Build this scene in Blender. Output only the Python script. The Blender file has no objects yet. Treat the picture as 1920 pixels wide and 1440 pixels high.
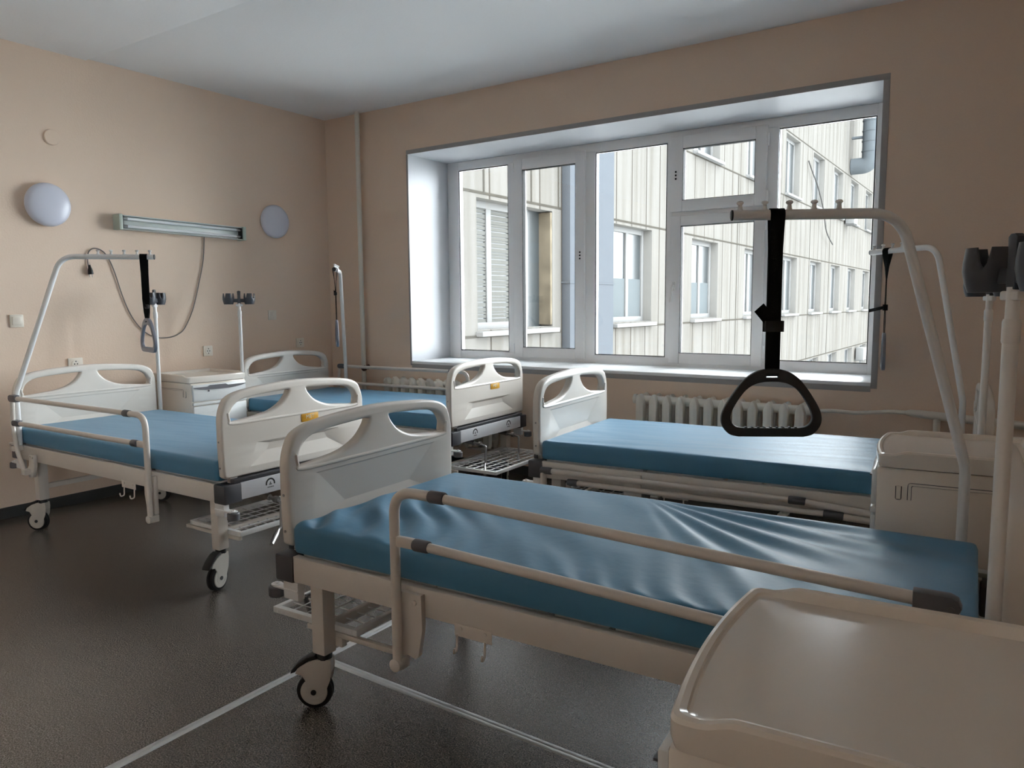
import bpy, bmesh, math, random
from mathutils import Vector, Matrix, noise
from math import sin, cos, pi, radians as rad

S = bpy.context.scene
COL = S.collection
random.seed(7)

# ------------------------------------------------------------------ materials
def nd(nt, typ, **kw):
    n = nt.nodes.new(typ)
    for k, v in kw.items():
        setattr(n, k, v)
    return n

def mat(name, col, rough=0.5, spec=0.5, metal=0.0, var=0.06, scale=6.0, bump=0.0, bscale=60.0, coat=0.0):
    m = bpy.data.materials.new(name)
    m.use_nodes = True
    nt = m.node_tree
    b = nt.nodes['Principled BSDF']
    b.inputs['Roughness'].default_value = rough
    b.inputs['Specular IOR Level'].default_value = spec
    b.inputs['Metallic'].default_value = metal
    b.inputs['Coat Weight'].default_value = coat
    tc = nd(nt, 'ShaderNodeTexCoord')
    nz = nd(nt, 'ShaderNodeTexNoise')
    nz.inputs['Scale'].default_value = scale
    nz.inputs['Detail'].default_value = 4
    nt.links.new(tc.outputs['Object'], nz.inputs['Vector'])
    mx = nd(nt, 'ShaderNodeMix', data_type='RGBA')
    mx.inputs[6].default_value = (*[c * (1 - var) for c in col], 1)
    mx.inputs[7].default_value = (*[min(1, c * (1 + var)) for c in col], 1)
    nt.links.new(nz.outputs['Fac'], mx.inputs[0])
    nt.links.new(mx.outputs[2], b.inputs['Base Color'])
    if bump:
        n2 = nd(nt, 'ShaderNodeTexNoise')
        n2.inputs['Scale'].default_value = bscale
        n2.inputs['Detail'].default_value = 3
        nt.links.new(tc.outputs['Object'], n2.inputs['Vector'])
        bp = nd(nt, 'ShaderNodeBump')
        bp.inputs['Strength'].default_value = bump
        bp.inputs['Distance'].default_value = 0.01
        nt.links.new(n2.outputs['Fac'], bp.inputs['Height'])
        nt.links.new(bp.outputs['Normal'], b.inputs['Normal'])
    return m

M = {}
M['wall'] = mat('peach_wall_paint', (.74, .59, .47), .7, .3, var=.03, scale=1.5, bump=.12, bscale=90)
M['wallb'] = M['wall']
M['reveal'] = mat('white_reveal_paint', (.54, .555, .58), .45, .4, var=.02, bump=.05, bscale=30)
M['sill'] = mat('white_plastic_sill', (.84, .85, .85), .3, .5, var=.02)
M['ceil'] = mat('ceiling_paint', (.82, .83, .84), .8, .2, var=.03, scale=1.2, bump=.08, bscale=50)
M['skirt'] = mat('dark_skirting', (.045, .046, .046), .5, .4, var=.15)
M['strip'] = mat('floor_strip_metal', (.62, .62, .61), .35, .5, metal=.5, var=.1, scale=20)
M['abs'] = mat('cream_moulded_plastic', (.71, .665, .605), .27, .5, var=.02, scale=3)
M['enamel'] = mat('cream_enamelled_steel', (.66, .61, .55), .33, .5, var=.03, scale=5)
M['white'] = mat('white_enamelled_steel', (.76, .76, .75), .3, .5, var=.02)
M['tube'] = mat('cream_tube_enamel', (.68, .62, .555), .3, .5, var=.02)
M['wtube'] = mat('white_tube_enamel', (.76, .755, .74), .3, .5, var=.02)
M['panelw'] = mat('pale_grey_control_panel', (.68, .69, .72), .3, .5, var=.02)
M['grey'] = mat('grey_plastic', (.115, .112, .12), .45, .4, var=.06)
M['dgrey'] = mat('dark_grey_plastic', (.062, .063, .070), .45, .4, var=.08)
M['cup'] = mat('slate_grey_plastic', (.05, .055, .065), .4, .45, var=.08)
M['black'] = mat('black_webbing', (.006, .006, .006), .85, .1, var=.2, scale=80, bump=.3, bscale=400)
M['blackp'] = mat('black_plastic', (.012, .012, .013), .4, .4, var=.1)
M['handle'] = mat('black_grip_plastic', (.022, .021, .021), .42, .45, var=.1)
M['handle_sheen'] = mat('grip_plastic_painted_sheen', (.19, .20, .235), .35, .5, var=.06)  # black grip lightened to blue-grey: reflected light put into the colour
M['rubber'] = mat('black_tyre_rubber', (.013, .012, .012), .6, .3, var=.1)
M['disc'] = mat('grey_beige_wheel_disc', (.52, .49, .44), .4, .4, var=.04)
M['steel'] = mat('dull_steel', (.33, .32, .31), .32, .5, metal=.9, var=.08)
M['rad'] = mat('cream_radiator_paint', (.70, .67, .60), .35, .5, var=.05, scale=12)
M['pipe'] = mat('cream_pipe_paint', (.72, .69, .62), .4, .5, var=.04)
M['rust'] = mat('rusty_valve', (.06, .03, .02), .7, .3, var=.4, scale=30)
M['pvc'] = mat('white_window_profile', (.84, .84, .84), .35, .5, var=.02)
M['gasket'] = mat('black_gasket', (.01, .01, .01), .7, .2)
M['lampw'] = mat('opal_lamp_cover', (.60, .62, .71), .3, .5, var=.01)
M['fixt'] = mat('pale_green_lamp_housing', (.42, .49, .43), .35, .5, var=.03)
M['refl'] = mat('lamp_reflector_enamel', (.60, .66, .64), .25, .5, var=.02)
M['tubeg'] = mat('fluorescent_tube_glass', (.80, .83, .84), .1, .6, var=.01)
M['switch'] = mat('ivory_switch_plastic', (.72, .66, .57), .35, .5, var=.02)
M['cord'] = mat('grey_flex', (.20, .18, .165), .6, .3, var=.05)
M['orange'] = mat('orange_label', (.70, .36, .03), .4, .4, var=.04)
M['labelw'] = mat('cream_label_lettering', (.85, .78, .55), .5, .3)
M['ink'] = mat('black_ink', (.008, .008, .008), .5, .3)
M['inkg'] = mat('grey_ink', (.10, .10, .10), .5, .3)
M['cab'] = mat('bedside_cabinet_plastic', (.77, .71, .63), .14, .5, var=.015, scale=3)
M['cabin'] = mat('cabinet_front_plastic', (.72, .73, .72), .25, .5, var=.015)
M['blind'] = mat('grey_blind', (.052, .052, .048), .8, 0, var=.05)
M['fsteel'] = mat('galvanised_duct', (.050, .056, .060), .8, 0, var=.1)
M['slab'] = mat('grey_facade_column', (.042, .046, .051), .8, 0, var=.05)
M['ecable'] = mat('grey_outdoor_cable', (.035, .034, .033), .8, 0)
M['ground'] = mat('pale_courtyard_paving', (.50, .50, .49), .9, .2, var=.2)

# blue vinyl mattress cover
def vinyl():
    m = mat('blue_vinyl_cover', (.066, .215, .345), .47, .5, var=.05, scale=3, bump=.10, bscale=26)
    b = m.node_tree.nodes['Principled BSDF']
    b.inputs['Sheen Weight'].default_value = .10
    b.inputs['Sheen Roughness'].default_value = .4
    return m
M['vinyl'] = vinyl()

# speckled linoleum floor
def floor_mat():
    m = bpy.data.materials.new('speckled_linoleum'); m.use_nodes = True
    nt = m.node_tree; b = nt.nodes['Principled BSDF']
    tc = nd(nt, 'ShaderNodeTexCoord')
    n1 = nd(nt, 'ShaderNodeTexNoise'); n1.inputs['Scale'].default_value = 210; n1.inputs['Detail'].default_value = 3; n1.inputs['Roughness'].default_value = .75
    n2 = nd(nt, 'ShaderNodeTexNoise'); n2.inputs['Scale'].default_value = 3.0; n2.inputs['Detail'].default_value = 5
    for n in (n1, n2): nt.links.new(tc.outputs['Object'], n.inputs['Vector'])
    cr = nd(nt, 'ShaderNodeValToRGB')
    e = cr.color_ramp.elements
    e[0].position = .45; e[0].color = (.030, .025, .021, 1)
    e[1].position = .57; e[1].color = (.195, .168, .146, 1)
    k = cr.color_ramp.elements.new(.5); k.color = (.090, .076, .064, 1)
    nt.links.new(n1.outputs['Fac'], cr.inputs['Fac'])
    mx = nd(nt, 'ShaderNodeMix', data_type='RGBA', blend_type='MULTIPLY')
    mx.inputs[0].default_value = 1
    cr2 = nd(nt, 'ShaderNodeValToRGB')
    cr2.color_ramp.elements[0].color = (.90, .90, .90, 1); cr2.color_ramp.elements[0].position = 0
    cr2.color_ramp.elements[1].color = (1.06, 1.06, 1.06, 1); cr2.color_ramp.elements[1].position = 1
    nt.links.new(n2.outputs['Fac'], cr2.inputs['Fac'])
    nt.links.new(cr.outputs['Color'], mx.inputs[6]); nt.links.new(cr2.outputs['Color'], mx.inputs[7])
    nt.links.new(mx.outputs[2], b.inputs['Base Color'])
    b.inputs['Specular IOR Level'].default_value = .85
    b.inputs['Roughness'].default_value = .21
    bp = nd(nt, 'ShaderNodeBump'); bp.inputs['Strength'].default_value = .35; bp.inputs['Distance'].default_value = .002
    n3 = nd(nt, 'ShaderNodeTexNoise'); n3.inputs['Scale'].default_value = 320
    nt.links.new(tc.outputs['Object'], n3.inputs['Vector'])
    nt.links.new(n3.outputs['Fac'], bp.inputs['Height']); nt.links.new(bp.outputs['Normal'], b.inputs['Normal'])
    return m
M['floor'] = floor_mat()

# clear window glass: thin pane, mostly see-through with a weak mirror
def glass():
    m = bpy.data.materials.new('clear_window_glass'); m.use_nodes = True
    nt = m.node_tree; nt.nodes.clear()
    out = nd(nt, 'ShaderNodeOutputMaterial'); mix = nd(nt, 'ShaderNodeMixShader')
    tr = nd(nt, 'ShaderNodeBsdfTransparent'); tr.inputs[0].default_value = (.96, .97, .97, 1)
    gl = nd(nt, 'ShaderNodeBsdfGlossy'); gl.inputs['Roughness'].default_value = .02
    fr = nd(nt, 'ShaderNodeFresnel'); fr.inputs[0].default_value = 1.35
    nt.links.new(fr.outputs[0], mix.inputs[0]); nt.links.new(tr.outputs[0], mix.inputs[1])
    nt.links.new(gl.outputs[0], mix.inputs[2]); nt.links.new(mix.outputs[0], out.inputs[0])
    return m
M['glass'] = glass()
M['farglass'] = mat('far_window_glass', (.020, .023, .024), .3, .3, var=.2, scale=.7)

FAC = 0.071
def facade():
    m = bpy.data.materials.new('stained_concrete_panels'); m.use_nodes = True
    nt = m.node_tree; b = nt.nodes['Principled BSDF']
    b.inputs['Roughness'].default_value = .85; b.inputs['Specular IOR Level'].default_value = 0
    tc = nd(nt, 'ShaderNodeTexCoord'); sp = nd(nt, 'ShaderNodeSeparateXYZ')
    nt.links.new(tc.outputs['Object'], sp.inputs[0])
    # vertical streaks
    mp = nd(nt, 'ShaderNodeMapping'); mp.inputs['Scale'].default_value = (1, 5.5, .22)
    nt.links.new(tc.outputs['Object'], mp.inputs[0])
    n1 = nd(nt, 'ShaderNodeTexNoise'); n1.inputs['Scale'].default_value = 1.0; n1.inputs['Detail'].default_value = 6
    nt.links.new(mp.outputs[0], n1.inputs['Vector'])
    n2 = nd(nt, 'ShaderNodeTexNoise'); n2.inputs['Scale'].default_value = .5; n2.inputs['Detail'].default_value = 3
    nt.links.new(tc.outputs['Object'], n2.inputs['Vector'])
    c1 = nd(nt, 'ShaderNodeValToRGB')
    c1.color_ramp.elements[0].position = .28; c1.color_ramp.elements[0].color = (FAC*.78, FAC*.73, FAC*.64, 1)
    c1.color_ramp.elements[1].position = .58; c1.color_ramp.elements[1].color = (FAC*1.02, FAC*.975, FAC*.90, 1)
    nt.links.new(n1.outputs['Fac'], c1.inputs['Fac'])
    # narrow vertical ribs joints every 0.68 m
    def line(sock, period, width, off):
        a = nd(nt, 'ShaderNodeMath', operation='ADD'); a.inputs[1].default_value = off; nt.links.new(sock, a.inputs[0])
        d = nd(nt, 'ShaderNodeMath', operation='DIVIDE'); d.inputs[1].default_value = period; nt.links.new(a.outputs[0], d.inputs[0])
        f = nd(nt, 'ShaderNodeMath', operation='FRACT'); nt.links.new(d.outputs[0], f.inputs[0])
        l = nd(nt, 'ShaderNodeMath', operation='LESS_THAN'); l.inputs[1].default_value = width / period; nt.links.new(f.outputs[0], l.inputs[0])
        return l.outputs[0]
    l1 = line(sp.outputs[1], .675, .038, -12.5 + 6.75 * 2)
    mx = nd(nt, 'ShaderNodeMix', data_type='RGBA')
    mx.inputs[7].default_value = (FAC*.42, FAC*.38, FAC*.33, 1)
    nt.links.new(l1, mx.inputs[0]); nt.links.new(c1.outputs[0], mx.inputs[6])
    c2 = nd(nt, 'ShaderNodeValToRGB')
    c2.color_ramp.elements[0].color = (.88, .88, .88, 1); c2.color_ramp.elements[1].color = (1.08, 1.08, 1.08, 1)
    nt.links.new(n2.outputs['Fac'], c2.inputs['Fac'])
    m2 = nd(nt, 'ShaderNodeMix', data_type='RGBA', blend_type='MULTIPLY'); m2.inputs[0].default_value = 1
    nt.links.new(mx.outputs[2], m2.inputs[6]); nt.links.new(c2.outputs[0], m2.inputs[7])
    nt.links.new(m2.outputs[2], b.inputs['Base Color'])
    return m
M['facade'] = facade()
M['flaked'] = mat('flaking_plaster', (.075, .064, .047), .9, 0, var=.55, scale=5, bump=.4, bscale=9)
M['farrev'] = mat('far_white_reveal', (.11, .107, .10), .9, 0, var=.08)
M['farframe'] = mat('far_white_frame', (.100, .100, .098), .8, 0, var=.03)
M['seam'] = mat('facade_joint', (.028, .026, .022), .9, 0, var=.2)

# ------------------------------------------------------------------ mesh helpers
def box(bm, lo, hi, bev=0.0, seg=2, mtx=None):
    r = bmesh.ops.create_cube(bm, size=1.0)
    vs = r['verts']
    lo = Vector(lo); hi = Vector(hi)
    for v in vs:
        v.co = Vector((lo.x + (v.co.x + .5) * (hi.x - lo.x), lo.y + (v.co.y + .5) * (hi.y - lo.y), lo.z + (v.co.z + .5) * (hi.z - lo.z)))
    if mtx is not None:
        for v in vs: v.co = mtx @ v.co
    if bev > 0:
        es = list({e for v in vs for e in v.link_edges})
        bmesh.ops.bevel(bm, geom=es, offset=bev, segments=seg, profile=.5, affect='EDGES')

def rings(bm, rs, closed_path=False, caps=True):
    n = len(rs[0]); allv = [[bm.verts.new(p) for p in r] for r in rs]
    m = len(allv)
    for i in range(m if closed_path else m - 1):
        a = allv[i]; b = allv[(i + 1) % m]
        for j in range(n):
            k = (j + 1) % n
            bm.faces.new((a[j], a[k], b[k], b[j]))
    if caps and not closed_path:
        bm.faces.new(list(reversed(allv[0]))); bm.faces.new(allv[-1])

def tube(bm, pts, r, n=12, closed=False, caps=True):
    pts = [Vector(p) for p in pts]
    m = len(pts); rr = r if isinstance(r, (list, tuple)) else [r] * m
    tans = []
    for i in range(m):
        if closed: t = pts[(i + 1) % m] - pts[i - 1]
        elif i == 0: t = pts[1] - pts[0]
        elif i == m - 1: t = pts[-1] - pts[-2]
        else: t = (pts[i + 1] - pts[i]).normalized() + (pts[i] - pts[i - 1]).normalized()
        tans.append(t.normalized())
    ref = Vector((0, 0, 1)) if abs(tans[0].z) < .9 else Vector((1, 0, 0))
    nrm = (ref - tans[0] * ref.dot(tans[0])).normalized()
    rs = []
    for i in range(m):
        t = tans[i]
        nrm = (nrm - t * nrm.dot(t)).normalized()
        bn = t.cross(nrm)
        k = 1.0
        if 0 < i < m - 1 or closed:
            d = (pts[i] - pts[i - 1]).normalized().dot(t)
            k = 1.0 / max(d, .7)
        rs.append([pts[i] + (nrm * cos(2 * pi * j / n) + bn * sin(2 * pi * j / n)) * rr[i] * (k if k < 1.02 else 1.0) for j in range(n)])
    rings(bm, rs, closed, caps)

def lathe(bm, prof, n=32, mtx=None, cap=True):
    rs = []
    for r, z in prof:
        ring = [Vector((r * cos(2 * pi * j / n), r * sin(2 * pi * j / n), z)) for j in range(n)]
        if mtx is not None: ring = [mtx @ p for p in ring]
        rs.append(ring)
    rings(bm, rs, False, cap)

def prism(bm, poly, y0, y1, mtx=None, bev=0.0):
    """polygon in (x,z) extruded along y"""
    a = [bm.verts.new((p[0], y0, p[1])) for p in poly]
    b = [bm.verts.new((p[0], y1, p[1])) for p in poly]
    n = len(poly)
    fs = [bm.faces.new(a), bm.faces.new(list(reversed(b)))]
    for i in range(n):
        k = (i + 1) % n
        fs.append(bm.faces.new((a[k], a[i], b[i], b[k])))
    if mtx is not None:
        for v in a + b: v.co = mtx @ v.co
    bmesh.ops.recalc_face_normals(bm, faces=fs)
    if bev > 0:
        es = list({e for f in fs[:2] for e in f.edges})
        bmesh.ops.bevel(bm, geom=es, offset=bev, segments=2, profile=.5, affect='EDGES')

def arc(c, r, a0, a1, n, plane='xz'):
    out = []
    for i in range(n + 1):
        a = a0 + (a1 - a0) * i / n
        if plane == 'xz': out.append((c[0] + r * cos(a), c[1], c[2] + r * sin(a)))
        elif plane == 'xy': out.append((c[0] + r * cos(a), c[1] + r * sin(a), c[2]))
        else: out.append((c[0], c[1] + r * cos(a), c[2] + r * sin(a)))
    return out

def fillet(pts, r, n=6):
    pts = [Vector(p) for p in pts]
    out = [pts[0]]
    for i in range(1, len(pts) - 1):
        a, b, c = pts[i - 1], pts[i], pts[i + 1]
        d1 = (a - b).normalized(); d2 = (c - b).normalized()
        ang = d1.angle(d2)
        if ang > pi - .02: out.append(b); continue
        t = min(r / math.tan(ang / 2), (a - b).length * .48, (c - b).length * .48)
        p0 = b + d1 * t; p1 = b + d2 * t
        for k in range(n + 1):
            s = k / n
            out.append((1 - s) ** 2 * p0 + 2 * s * (1 - s) * b + s * s * p1)
    out.append(pts[-1])
    return out

def catmull(pts, n=6, closed=False):
    P = [Vector(p) for p in pts]; m = len(P); out = []
    for i in range(m if closed else m - 1):
        if closed: p0, p1, p2, p3 = P[i - 1], P[i], P[(i + 1) % m], P[(i + 2) % m]
        else: p0, p1, p2, p3 = P[max(i - 1, 0)], P[i], P[i + 1], P[min(i + 2, m - 1)]
        for k in range(n):
            t = k / n
            out.append(.5 * (2 * p1 + (p2 - p0) * t + (2 * p0 - 5 * p1 + 4 * p2 - p3) * t * t + (-p0 + 3 * p1 - 3 * p2 + p3) * t ** 3))
    if not closed: out.append(P[-1])
    return out

def finish(me, angle=35):
    me.validate()
    for p in me.polygons: p.use_smooth = True
    me.set_sharp_from_angle(angle=rad(angle))

def mesh_of(name, bm, angle=35):
    me = bpy.data.meshes.new(name)
    bmesh.ops.recalc_face_normals(bm, faces=bm.faces[:])
    bm.to_mesh(me); bm.free()
    finish(me, angle)
    return me

def link(name, me, material=None, parent=None, loc=(0, 0, 0), rotz=0.0, mtx=None):
    o = bpy.data.objects.new(name, me)
    COL.objects.link(o)
    if material is not None and me is not None and len(me.materials) == 0:
        for mm in (material if isinstance(material, (list, tuple)) else [material]): me.materials.append(mm)
    if parent is not None: o.parent = parent
    if mtx is not None: o.matrix_local = mtx
    else:
        o.location = loc; o.rotation_euler = (0, 0, rotz)
    return o

def obj(name, bm, material, parent=None, angle=35, **kw):
    return link(name, mesh_of(name, bm, angle), material, parent, **kw)

CACHE = {}
def part(key, name, build, material, parent, angle=35, **kw):
    """one mesh object of the given kind; equal parts share their mesh"""
    if key not in CACHE:
        bm = bmesh.new(); build(bm)
        CACHE[key] = mesh_of(name, bm, angle)
    return link(name, CACHE[key], material, parent, **kw)

def thing(name, label, cat, loc=(0, 0, 0), rotz=0.0, group=None):
    o = bpy.data.objects.new(name, None); COL.objects.link(o)
    o.empty_display_size = .1
    o.location = loc; o.rotation_euler = (0, 0, rotz)
    return tag(o, label, cat, group)

def tag(o, label, cat, group=None):
    o['label'] = label; o['category'] = cat
    if group: o['group'] = group
    return o

def struct(name, bm, material, parent=None, angle=35):
    o = obj(name, bm, material, parent, angle)
    if parent is None: o['kind'] = 'structure'
    return o

def curve_mesh(splines, extrude, bevel, res=3):
    """closed 2D outlines (first = outside, others = holes) -> rounded slab mesh in (x,y), thickness along z"""
    cu = bpy.data.curves.new('outline', 'CURVE'); cu.dimensions = '2D'; cu.fill_mode = 'BOTH'
    cu.extrude = extrude; cu.bevel_depth = bevel; cu.bevel_resolution = res; cu.offset = -bevel
    for pts in splines:
        s = cu.splines.new('POLY'); s.points.add(len(pts) - 1)
        for p, q in zip(s.points, pts): p.co = (q[0], q[1], 0, 1)
        s.use_cyclic_u = True
    o = bpy.data.objects.new('outline', cu); COL.objects.link(o)
    dg = bpy.context.evaluated_depsgraph_get(); dg.update()
    me = bpy.data.meshes.new_from_object(o.evaluated_get(dg))
    bpy.data.objects.remove(o); bpy.data.curves.remove(cu)
    bm = bmesh.new(); bm.from_mesh(me); bpy.data.meshes.remove(me)
    bmesh.ops.remove_doubles(bm, verts=bm.verts[:], dist=1e-5)
    bmesh.ops.recalc_face_normals(bm, faces=bm.faces[:])
    return bm

def text_bm(txt, size, depth):
    cu = bpy.data.curves.new('txt', 'FONT'); cu.body = txt; cu.size = size; cu.extrude = depth
    cu.align_x = 'CENTER'; cu.align_y = 'CENTER'
    o = bpy.data.objects.new('txt', cu); COL.objects.link(o)
    dg = bpy.context.evaluated_depsgraph_get(); dg.update()
    me = bpy.data.meshes.new_from_object(o.evaluated_get(dg))
    bpy.data.objects.remove(o); bpy.data.curves.remove(cu)
    bm = bmesh.new(); bm.from_mesh(me); bpy.data.meshes.remove(me)
    return bm

# ------------------------------------------------------------------ room shell
XL, XR, YF, YB, ZC = -5.47, .62, -3.6, 5.02, 3.10
WX0, WX1, WZ0, WZ1 = -4.45, -.728, .885, 2.675      # window opening
YW = 5.60                                           # where the window frame stands

bm = bmesh.new(); box(bm, (XL - .3, YF - .3, -.12), (XR + .3, YB + .7, 0)); struct('floor', bm, M['floor'])
bm = bmesh.new()
box(bm, (XL - .3, 2.85, ZC), (XR + .3, YB + .7, ZC + .2))
box(bm, (XL - .3, YF - .3, ZC - .012), (XR + .3, 2.85, ZC + .2), .004)
struct('ceiling', bm, M['ceil'])
bm = bmesh.new(); box(bm, (XL - .25, YF - .25, 0), (XL, YB, ZC)); struct('wall_left', bm, M['wall'])
RY0, RY1, RZ0, RZ1 = -2.65, -1.20, .90, 2.50           # opening of the added fill-light window, in the unseen right wall
bm = bmesh.new()
for lo, hi in (((XR, YF - .25, 0), (XR + .4, RY0, ZC)), ((XR, RY1, 0), (XR + .4, YB, ZC)), ((XR, RY0, 0), (XR + .4, RY1, RZ0)), ((XR, RY0, RZ1), (XR + .4, RY1, ZC))): box(bm, lo, hi)
struct('wall_right', bm, M['wall'])
bm = bmesh.new(); box(bm, (XL, YF - .25, 0), (XR, YF, ZC)); struct('wall_front', bm, M['wall'])
bm = bmesh.new()
Y1 = YB + .72
for lo, hi in (((XL - .25, YB, 0), (WX0, Y1, ZC)), ((WX1, YB, 0), (XR + .25, Y1, ZC)),
               ((WX0, YB, 0), (WX1, Y1, WZ0)), ((WX0, YB, WZ1), (WX1, Y1, ZC))):
    box(bm, lo, hi)
bm.faces.ensure_lookup_table()
bm.normal_update()
for f in bm.faces:
    c = f.calc_center_median(); n = f.normal
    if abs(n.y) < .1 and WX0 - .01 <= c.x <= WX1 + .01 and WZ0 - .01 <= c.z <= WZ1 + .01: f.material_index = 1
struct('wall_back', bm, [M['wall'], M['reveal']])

bm = bmesh.new(); box(bm, (XL, YF, 0), (XL + .012, YB, .075), .003); struct('baseboard_left', bm, M['skirt'])
bm = bmesh.new(); box(bm, (XL + .012, YB - .012, 0), (XR, YB, .075), .003); struct('baseboard_back', bm, M['skirt'])

# aluminium strips covering the linoleum joints
def floor_strip(name, x0, y0, x1, y1):
    d = Vector((x1 - x0, y1 - y0, 0)); L = d.length; a = math.atan2(d.y, d.x)
    bm = bmesh.new()
    prof = [(-.020, 0), (-.016, .002), (-.004, .0035), (0, .0015), (.004, .0035), (.016, .002), (.020, 0)]
    a0 = [bm.verts.new((0, p[0], p[1])) for p in prof]; a1 = [bm.verts.new((L, p[0], p[1])) for p in prof]
    for i in range(len(prof) - 1): bm.faces.new((a0[i], a0[i + 1], a1[i + 1], a1[i]))
    bm.faces.new(a0); bm.faces.new(list(reversed(a1))); bm.faces.new((a0[-1], a0[0], a1[0], a1[-1]))
    o = struct(name, bm, M['strip']); o.location = (x0, y0, 0); o.rotation_euler = (0, 0, a)
floor_strip('trim_1', -2.155, YF, -2.225, YB - .02)
floor_strip('trim_2', -2.175, 1.917, XR, 1.862)

# narrow grey plaster band round the window opening
bm = bmesh.new()
t = .036
for lo, hi in (((WX0 - t * .5, YB - .005, WZ1), (WX1 + t, YB + .001, WZ1 + t)), ((WX1, YB - .005, WZ0 - t), (WX1 + t, YB + .001, WZ1)),
               ((WX0 - t * .5, YB - .005, WZ0 - t), (WX0, YB + .001, WZ1)), ((WX0, YB - .005, WZ0 - t * 1.6), (WX1, YB + .001, WZ0 - .012))):
    box(bm, lo, hi, .002)
struct('trim_3', bm, mat('grey_plaster_band', (.36, .35, .34), .6, .3, var=.06))

# window
win = bpy.data.objects.new('window_1', None); COL.objects.link(win); win['kind'] = 'structure'
def ring_frame(bm, x0, x1, z0, z1, w, y0, y1, bev=.006):
    wl, wr, wb, wt = w if isinstance(w, (tuple, list)) else (w,) * 4
    box(bm, (x0, y0, z0), (x0 + wl, y1, z1), bev); box(bm, (x1 - wr, y0, z0), (x1, y1, z1), bev)
    box(bm, (x0 + wl - .002, y0, z0), (x1 - wr + .002, y1, z0 + wb), bev); box(bm, (x0 + wl - .002, y0, z1 - wt), (x1 - wr + .002, y1, z1), bev)
y0 = YW - .04
bm = bmesh.new()
ring_frame(bm, WX0, WX1, WZ0, WZ1, (.125, .105, .07, .075), y0, y0 + .07)
for a, b in ((-3.775, -3.69), (-3.01, -2.915), (-2.295, -2.245), (-1.545, -1.46)):
    box(bm, (a, y0, WZ0 + .06), (b, y0 + .07, WZ1 - .06), .006)
box(bm, (-2.25, y0, 2.03), (-1.54, y0 + .07, 2.085), .006)
# glazing beads of the fixed lights
for a, b in ((-4.335, -3.765), (-2.925, -2.285), (-1.475, -.825)):
    ring_frame(bm, a, b, WZ0 + .058, WZ1 - .062, .018, y0 + .01, y0 + .045, .003)
obj('window_frame', bm, M['pvc'], win)
def sash(x0, x1, z0, z1, g, handle=None):
    bm = bmesh.new(); ring_frame(bm, x0, x1, z0, z1, (g[0] - x0, x1 - g[1], g[2] - z0, z1 - g[3]), y0 - .022, y0 + .05, .007)
    s = obj('window_sash', bm, M['pvc'], win)
    bm = bmesh.new(); ring_frame(bm, g[0] - .003, g[1] + .003, g[2] - .003, g[3] + .003, .006, y0 - .017, y0 + .03, 0)
    obj('gasket', bm, M['gasket'], s)
    bm = bmesh.new(); box(bm, (g[0] - .004, y0 + .012, g[2] - .004), (g[1] + .004, y0 + .018, g[3] + .004)); obj('glass_pane', bm, M['glass'], s)
    return s
s1 = sash(-3.705, -3.0, .915, 2.625, (-3.612, -3.09, 1.002, 2.531))
s2 = sash(-2.258, -1.538, 2.073, 2.632, (-2.162, -1.62, 2.156, 2.54))
s3 = sash(-2.258, -1.538, .912, 2.042, (-2.17, -1.617, .993, 1.965))
for a, b in ((-4.322, -3.778), (-2.912, -2.298), (-1.462, -.838)):
    bm = bmesh.new(); box(bm, (a - .004, y0 + .026, WZ0 + .07), (b + .004, y0 + .032, WZ1 - .07)); obj('glass_pane', bm, M['glass'], win)
    bm = bmesh.new(); ring_frame(bm, a - .001, b + .001, WZ0 + .074, WZ1 - .078, .005, y0 + .008, y0 + .02, 0); obj('gasket', bm, M['gasket'], win)
# handle on the lower opening sash, bare spindle plates on the others
bm = bmesh.new()
hx, hz = -2.215, 1.51
box(bm, (hx - .014, y0 - .034, hz - .035), (hx + .014, y0 - .022, hz + .035), .004)
tube(bm, [(hx, y0 - .03, hz), (hx, y0 - .062, hz)], .009)
tube(bm, fillet([(hx, y0 - .058, hz), (hx - .004, y0 - .062, hz - .02), (hx - .018, y0 - .055, hz - .125)], .01), [.010] * 4 + [.009] * 5, 10)
obj('window_handle', bm, M['wtube'], s3)
for sx, x, z in ((s1, -3.043, 1.78), (s2, -2.215, 2.345)):
    bm = bmesh.new()
    for dz in (-.026, 0, .026): box(bm, (x - .007, y0 - .026, z + dz - .007), (x + .007, y0 - .0215, z + dz + .007), .002)
    obj('spindle_holes', bm, M['ink'], sx)
bm = bmesh.new()
for x, z in ((-3.705, 2.55), (-3.705, .99), (-1.53, 2.53), (-1.53, 2.13), (-1.53, 1.94), (-1.53, 1.02)):
    tube(bm, [(x, y0 - .018, z - .045), (x, y0 - .018, z + .045)], .009, 10)
obj('sash_hinges', bm, M['pvc'], win)
bm = bmesh.new(); box(bm, (WX0, YB - .012, WZ0 - .022), (WX1, y0 + .02, WZ0 + .002), .004)
obj('window_sill', bm, M['sill'], win)

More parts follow.
